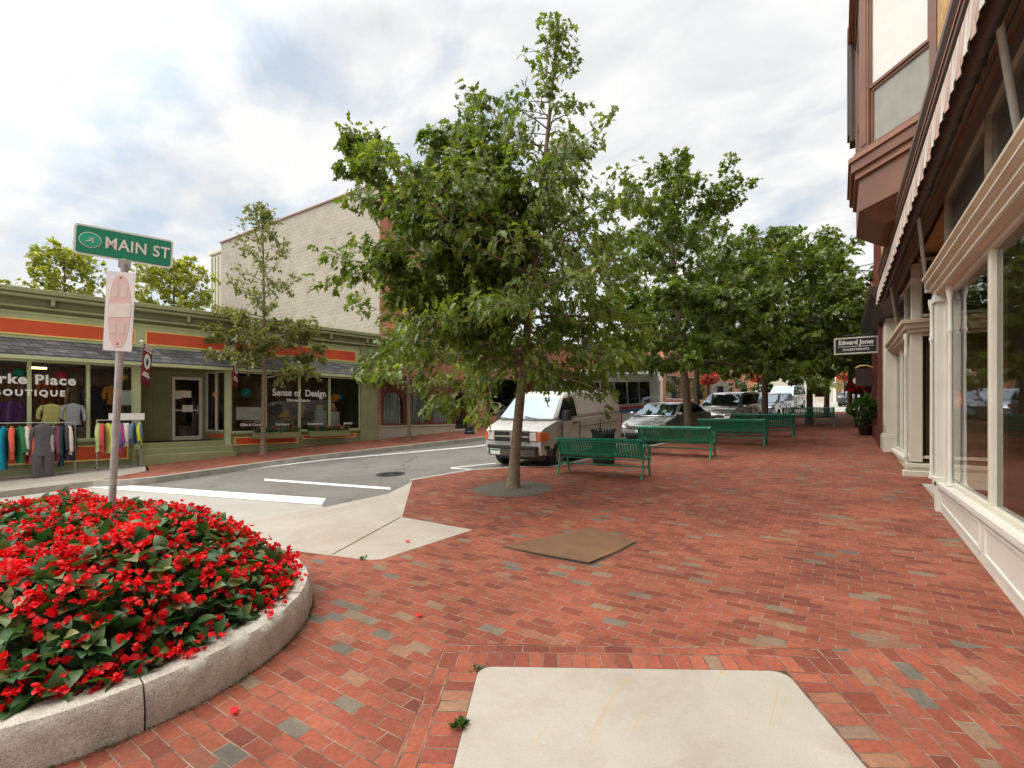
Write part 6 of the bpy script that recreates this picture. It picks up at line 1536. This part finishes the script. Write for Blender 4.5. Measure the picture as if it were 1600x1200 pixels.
# --- cars
def sedan_lower(hl, zb, xf, xr, r):
    return [(hl-.08, .3), (hl, .5), (hl-.03, .66), (hl-.22, .76), (hl-.75, .90), (hl-1.2, .97), (-hl+.5, 1.0), (-hl+.06, .96), (-hl, .6), (-hl+.08, .32)]+[(xr-r, zb+.02)]+arc_arch(xr, zb, r)[::-1][1:-1]+[(xr+r, zb), (xf-r, zb)]+arc_arch(xf, zb, r)[::-1][1:-1]+[(xf+r, zb+.02)]
def sedan_gh(hl, H, b): return [(hl-1.05, b), (hl-1.85, H-.05), (hl-2.25, H), (-hl+1.5, H-.01), (-hl+1.2, H-.06), (-hl+.5, b)]
def sedan_side(hl, H, b): return [[(hl-1.32, b+.05), (hl-1.93, H-.12), (hl-2.5, H-.09), (hl-2.5, b+.05)], [(hl-2.58, b+.05), (hl-2.58, H-.09), (-hl+1.45, H-.1), (-hl+.95, b+.07)]]
def suv_lower(hl, zb, xf, xr, r):
    return [(hl-.08, .34), (hl, .55), (hl-.02, .82), (hl-.2, .95), (hl-1.05, 1.08), (-hl+.12, 1.1), (-hl, .7), (-hl+.06, .4)]+[(xr-r, zb+.02)]+arc_arch(xr, zb, r)[::-1][1:-1]+[(xr+r, zb), (xf-r, zb)]+arc_arch(xf, zb, r)[::-1][1:-1]+[(xf+r, zb+.02)]
def suv_gh(hl, H, b): return [(hl-.95, b), (hl-1.65, H-.07), (hl-2.0, H), (-hl+.45, H), (-hl+.3, H-.06), (-hl+.1, b)]
def suv_side(hl, H, b): return [[(hl-1.2, b+.05), (hl-1.73, H-.13), (hl-2.4, H-.11), (hl-2.4, b+.05)], [(hl-2.48, b+.05), (hl-2.48, H-.11), (-hl+1.2, H-.11), (-hl+1.2, b+.05)], [(-hl+1.12, b+.05), (-hl+1.12, H-.11), (-hl+.55, H-.13), (-hl+.35, b+.07)]]
def mini_lower(hl, zb, xf, xr, r):
    return [(hl-.08, .32), (hl, .5), (hl-.05, .72), (hl-.3, .92), (hl-.85, 1.06), (-hl+.1, 1.1), (-hl, .7), (-hl+.06, .36)]+[(xr-r, zb+.02)]+arc_arch(xr, zb, r)[::-1][1:-1]+[(xr+r, zb), (xf-r, zb)]+arc_arch(xf, zb, r)[::-1][1:-1]+[(xf+r, zb+.02)]
def mini_gh(hl, H, b): return [(hl-.75, b), (hl-1.75, H-.07), (hl-2.2, H), (-hl+.5, H-.01), (-hl+.3, H-.08), (-hl+.1, b)]
def mini_side(hl, H, b): return [[(hl-1.15, b+.05), (hl-1.82, H-.14), (hl-2.3, H-.12), (hl-2.3, b+.05)], [(hl-2.38, b+.05), (hl-2.38, H-.12), (-hl+1.3, H-.12), (-hl+1.3, b+.05)], [(-hl+1.22, b+.05), (-hl+1.22, H-.12), (-hl+.55, H-.14), (-hl+.35, b+.07)]]
def car_extra(root, bd, cab, hl, hw, H, wf, wg, hz=.7, trimlow=True):
    b = MB(); b.box(hl-.05, hl+.012, -.52, .52, hz-.14, hz-.02); g = b.build('grille', M['trim'], root, bevel=.02)
    b = MB(); b.box(hl+.008, hl+.018, -.5, .5, hz-.09, hz-.07); b.build('bar', M['galv'], g)
    b = MB(); b.box(hl-.1, hl+.01, -.6, .6, .3, .42); b.build('lower_grille', M['trim'], root, bevel=.02)
    for s in (-1, 1):
        b = MB(); b.prism([(hl-.0, s*.56), (hl-.06, s*(hw*.84)), (hl-.34, s*(hw*.955)), (hl-.34, s*(hw*.9)), (hl-.12, s*.56)], hz-.06, hz+.06); b.build('headlight', M['lampglass'], root, bevel=.012)
        b = MB(); b.box(hl-1.35, hl-1.2, s*(hw+.0), s*(hw+.17), 1.0, 1.12); b.build('mirror', bd.data.materials[0], root, bevel=.03)
        b = MB(); b.box(-hl-.0, -hl+.16, s*(hw*.7), s*(hw*.9), .78, .95); b.build('tail_light', M['redlens'], root, bevel=.01)
        for xx in (hl-1.3, hl-2.5, -hl+1.35): b = MB(); b.box(xx-.005, xx+.005, s*(hw-.02), s*(hw+.003), .48, .92); b.build('door_gap', M['trim'], bd)
        b = MB()
        for xx in (hl-2.3, hl-3.25): b.box(xx-.09, xx+.07, s*(hw-.02), s*(hw+.02), .88, .91)
        b.build('door_handle', M['trim'], root)
    b = MB(); b.box(hl+.01, hl+.02, -.16, .16, .44, .53); b.build('number_plate', M['signwhite'], root)
    b = MB(); b.box(-hl+.2, hl-.3, -hw+.15, hw-.15, .16, .45); b.build('underbody', M['trim'], root)
SED = dict(L=4.6, W=1.8, H=1.45, belt=.97, lower=sedan_lower, gh=sedan_gh, side=sedan_side, ws=(0, 1), rw=(5, 4), fo=.88, ro=1.0, wr=.32, extra=car_extra)
SUV = dict(L=4.7, W=1.88, H=1.72, belt=1.08, lower=suv_lower, gh=suv_gh, side=suv_side, ws=(0, 1), rw=(5, 4), fo=.88, ro=.95, wr=.36, extra=lambda *a: car_extra(*a, hz=.84))
MIN = dict(L=4.7, W=1.9, H=1.7, belt=1.06, lower=mini_lower, gh=mini_gh, side=mini_side, ws=(0, 1), rw=(5, 4), fo=.9, ro=1.0, wr=.34, extra=lambda *a: car_extra(*a, hz=.72))
def cpaint(c, metal=0): return paint(c, .22, .015, coat=.6, metal=metal)
PK = 'cars parked along the plaza kerb'
vehicle('parked_car', 'pale silver sedan parked right behind the white van', 'car', kerbx(19.6)-1.05, 19.6, 9.6, dict(SED, paint=cpaint((.62, .62, .64), .85)), PK)
vehicle('parked_car', 'white minivan parked behind the silver sedan', 'car', kerbx(26.2)-1.0, 26.2, 9.6, dict(MIN, paint=cpaint((.72, .72, .73), .8)), PK)
vehicle('parked_car', 'pale blue grey hatchback parked behind the white minivan', 'car', kerbx(32.2)-1.0, 32.2, 9.6, dict(MIN, H=1.52, belt=1.0, paint=cpaint((.45, .5, .58), .85)), PK)
vehicle('parked_car', 'tall silver pickup style car standing above the farthest bench', 'car', -3.55, 45.6, 12, dict(SUV, H=1.9, paint=cpaint((.55, .58, .6), .8)), PK)
vehicle('parked_car', 'low white car between the hatchback and the tall silver car', 'car', -4.6, 39.0, 10, dict(SED, paint=cpaint((.7, .69, .66))), PK)
vehicle('parked_car', 'dark blue car standing beyond the end of the brick paving', 'car', 1.3, 50, 15, dict(SUV, H=1.6, paint=cpaint((.03, .04, .06))), PK)
vehicle('parked_car', 'white car at the far end of the street behind the shrub', 'car', 4.9, 56, -60, dict(SED, paint=cpaint((.7, .7, .69))), PK)
# --- shuttle bus
def bus_lower(hl, zb, xf, xr, r):
    return [(hl-.04, .4), (hl, .7), (hl-.03, 1.25), (-hl, 1.25), (-hl, .45)]+[(xr-r, zb+.04)]+arc_arch(xr, zb+.02, r)[::-1][1:-1]+[(xr+r, zb), (xf-r, zb)]+arc_arch(xf, zb+.02, r)[::-1][1:-1]+[(xf+r, zb+.04)]
def bus_gh(hl, H, b): return [(hl-.03, b), (hl-.3, H-.12), (hl-.5, H), (-hl+.15, H), (-hl+.02, H-.15), (-hl, b)]
def bus_side(hl, H, b):
    o = []; x = hl-.6
    while x-1.0 > -hl+.25: o.append([(x, b+.1), (x, H-.42), (x-.95, H-.42), (x-.95, b+.1)]); x -= 1.08
    return o
def bus_extra(root, bd, cab, hl, hw, H, wf, wg):
    for z0, z1, c in ((1.12, 1.22, (.5, .03, .03)), (.95, 1.1, (.03, .17, .42))):
        for s in (-1, 1):
            b = MB(); b.box(-hl+.1, hl-.7, s*(hw-.05), s*(hw+.006), z0, z1); b.build('stripe', paint(c, .4), bd)
    for s in (-1, 1):
        b = MB(); b.box(hl-.03, hl+.02, s*.6, s*.85, .75, .95); b.build('headlight', M['lampglass'], root, bevel=.01)
        b = MB(); b.box(-hl-.01, -hl+.05, s*.8, s*.95, .8, 1.1); b.build('tail_light', M['redlens'], root)
        b = MB(); b.box(hl-.3, hl-.1, s*(hw+.08), s*(hw+.22), 1.5, 1.9); b.tube([(hl-.2, s*(hw-.1), 1.9), (hl-.2, s*(hw+.15), 1.9)], .02, 5); b.build('mirror', M['trim'], root)
    b = MB(); b.box(-2, 1.5, -.6, .6, H-.01, H+.2); b.build('roof_unit', M['cream'], cab, bevel=.04)
    b = MB(); b.box(hl-.06, hl+.08, -hw+.05, hw-.05, .36, .55); b.build('bumper', M['trim'], root, bevel=.02)
    b = MB(); b.box(-hl+.2, hl-.3, -hw+.2, hw-.2, .25, .5); b.build('underbody', M['trim'], root)
BUS = dict(L=7.0, W=2.2, H=2.75, paint=cpaint((.82, .81, .78)), belt=1.25, lower=bus_lower, gh=bus_gh, side=bus_side, ws=(0, 1), fo=1.2, ro=1.6, wr=.4, extra=bus_extra, zb=.32, tumble=.06, bev=.04, cbev=.06, taper=.05)
vehicle('shuttle_bus', 'white shuttle bus with red and blue stripes behind the white van', 'bus', -9.0, 21.2, 9.6, BUS)

# ------------------------------------------------------------------ far end of the street
def farblock(label, x, y, w, d, h, rz, mat, floors, trim='cream', roof=None):
    o = thing('far_building', label, 'building', (x, y, gz(x, y)-.3), R(rz)); b = MB()
    rects = []
    nW = max(2, int(w/2.4))
    for fl in range(floors):
        for i in range(nW):
            c = -w/2+w*(i+.5)/nW; rects.append((c-.55, c+.55, .9+fl*3.2, 2.7+fl*3.2))
    zs = sorted({0, h, *[r[2] for r in rects], *[r[3] for r in rects]})
    for za, zc in zip(zs, zs[1:]):
        ops = sorted([(r[0], r[1]) for r in rects if r[2] <= za+1e-6 and r[3] >= zc-1e-6]); xx = -w/2
        for a, c in ops: b.box(xx, a, 0, .3, za, zc); xx = c
        b.box(xx, w/2, 0, .3, za, zc)
    b.box(-w/2, -w/2+.3, .3, d, 0, h); b.box(w/2-.3, w/2, .3, d, 0, h); b.box(-w/2+.3, w/2-.3, d-.3, d, 0, h); b.box(-w/2+.3, w/2-.3, .3, d-.3, h-.3, h-.2)
    b.build('wall', M[mat], o)
    b = MB(); b.box(-w/2-.15, w/2+.15, -.2, d+.1, h, h+.2)
    if roof: b.prism([(-w/2-.3, h+.2), (w/2+.3, h+.2), (0, h+roof)], -d-.2, .3, 0, Matrix.Rotation(R(90), 4, 'X'))
    b.build('roof', M['shingle' if roof else trim], o)
    b = MB(); b.box(-w/2+.4, w/2-.4, 1.2, 1.3, 0, h-.4); b.build('interior', M['dark'], o)
    for r in rects: win(o, r[0], r[1], r[2], r[3], .1, M[trim], M['glass_d'], .08)
farblock('orange brick building closing the street behind the parked cars', -16.5, 66, 16, 10, 7.5, 12, 'brickwall', 2)
farblock('cream painted far building beside the orange brick one', -4.5, 68, 8, 10, 6.2, 4, 'cream', 2, 'tan')
farblock('yellow brick far building behind the tall silver car', 3.5, 72, 7.5, 10, 6.8, 0, 'brickyellow', 2)
farblock('white far building seen past the potted shrub', 12.5, 74, 9, 10, 6, -6, 'cream', 2, 'cream', 2.4)
for i, (x, y, H, w, lab) in enumerate([(-9.5, 62, 6.5, 2.6, 'green roadside tree before the orange far building'), (0.6, 62.5, 6.2, 2.4, 'yellow green roadside tree before the yellow far building'), (7.6, 63.5, 7, 2.6, 'green roadside tree at the right end of the street'), (-21.5, 57.5, 8, 3, 'green roadside tree far up the left side of the street')]):
    tree('background_tree', lab, 'tree', x, y, H, .14, .22, lambda f, az: w*(1-f)**.6+.3, 130+i, 'small', .36, 1300, 18, lmat='yellowleaf' if i == 1 else 'bushleaf', group='trees at the far end of the street', droop=-.2)
tree('background_tree', 'dense green tree behind the left street shops, beyond the brick shop', 'tree', -27, 44, 9.5, .2, .2, lambda f, az: 3.4*(1-f)**.6+.3, 151, 'small', .34, 1800, 22, lmat='bushleaf')
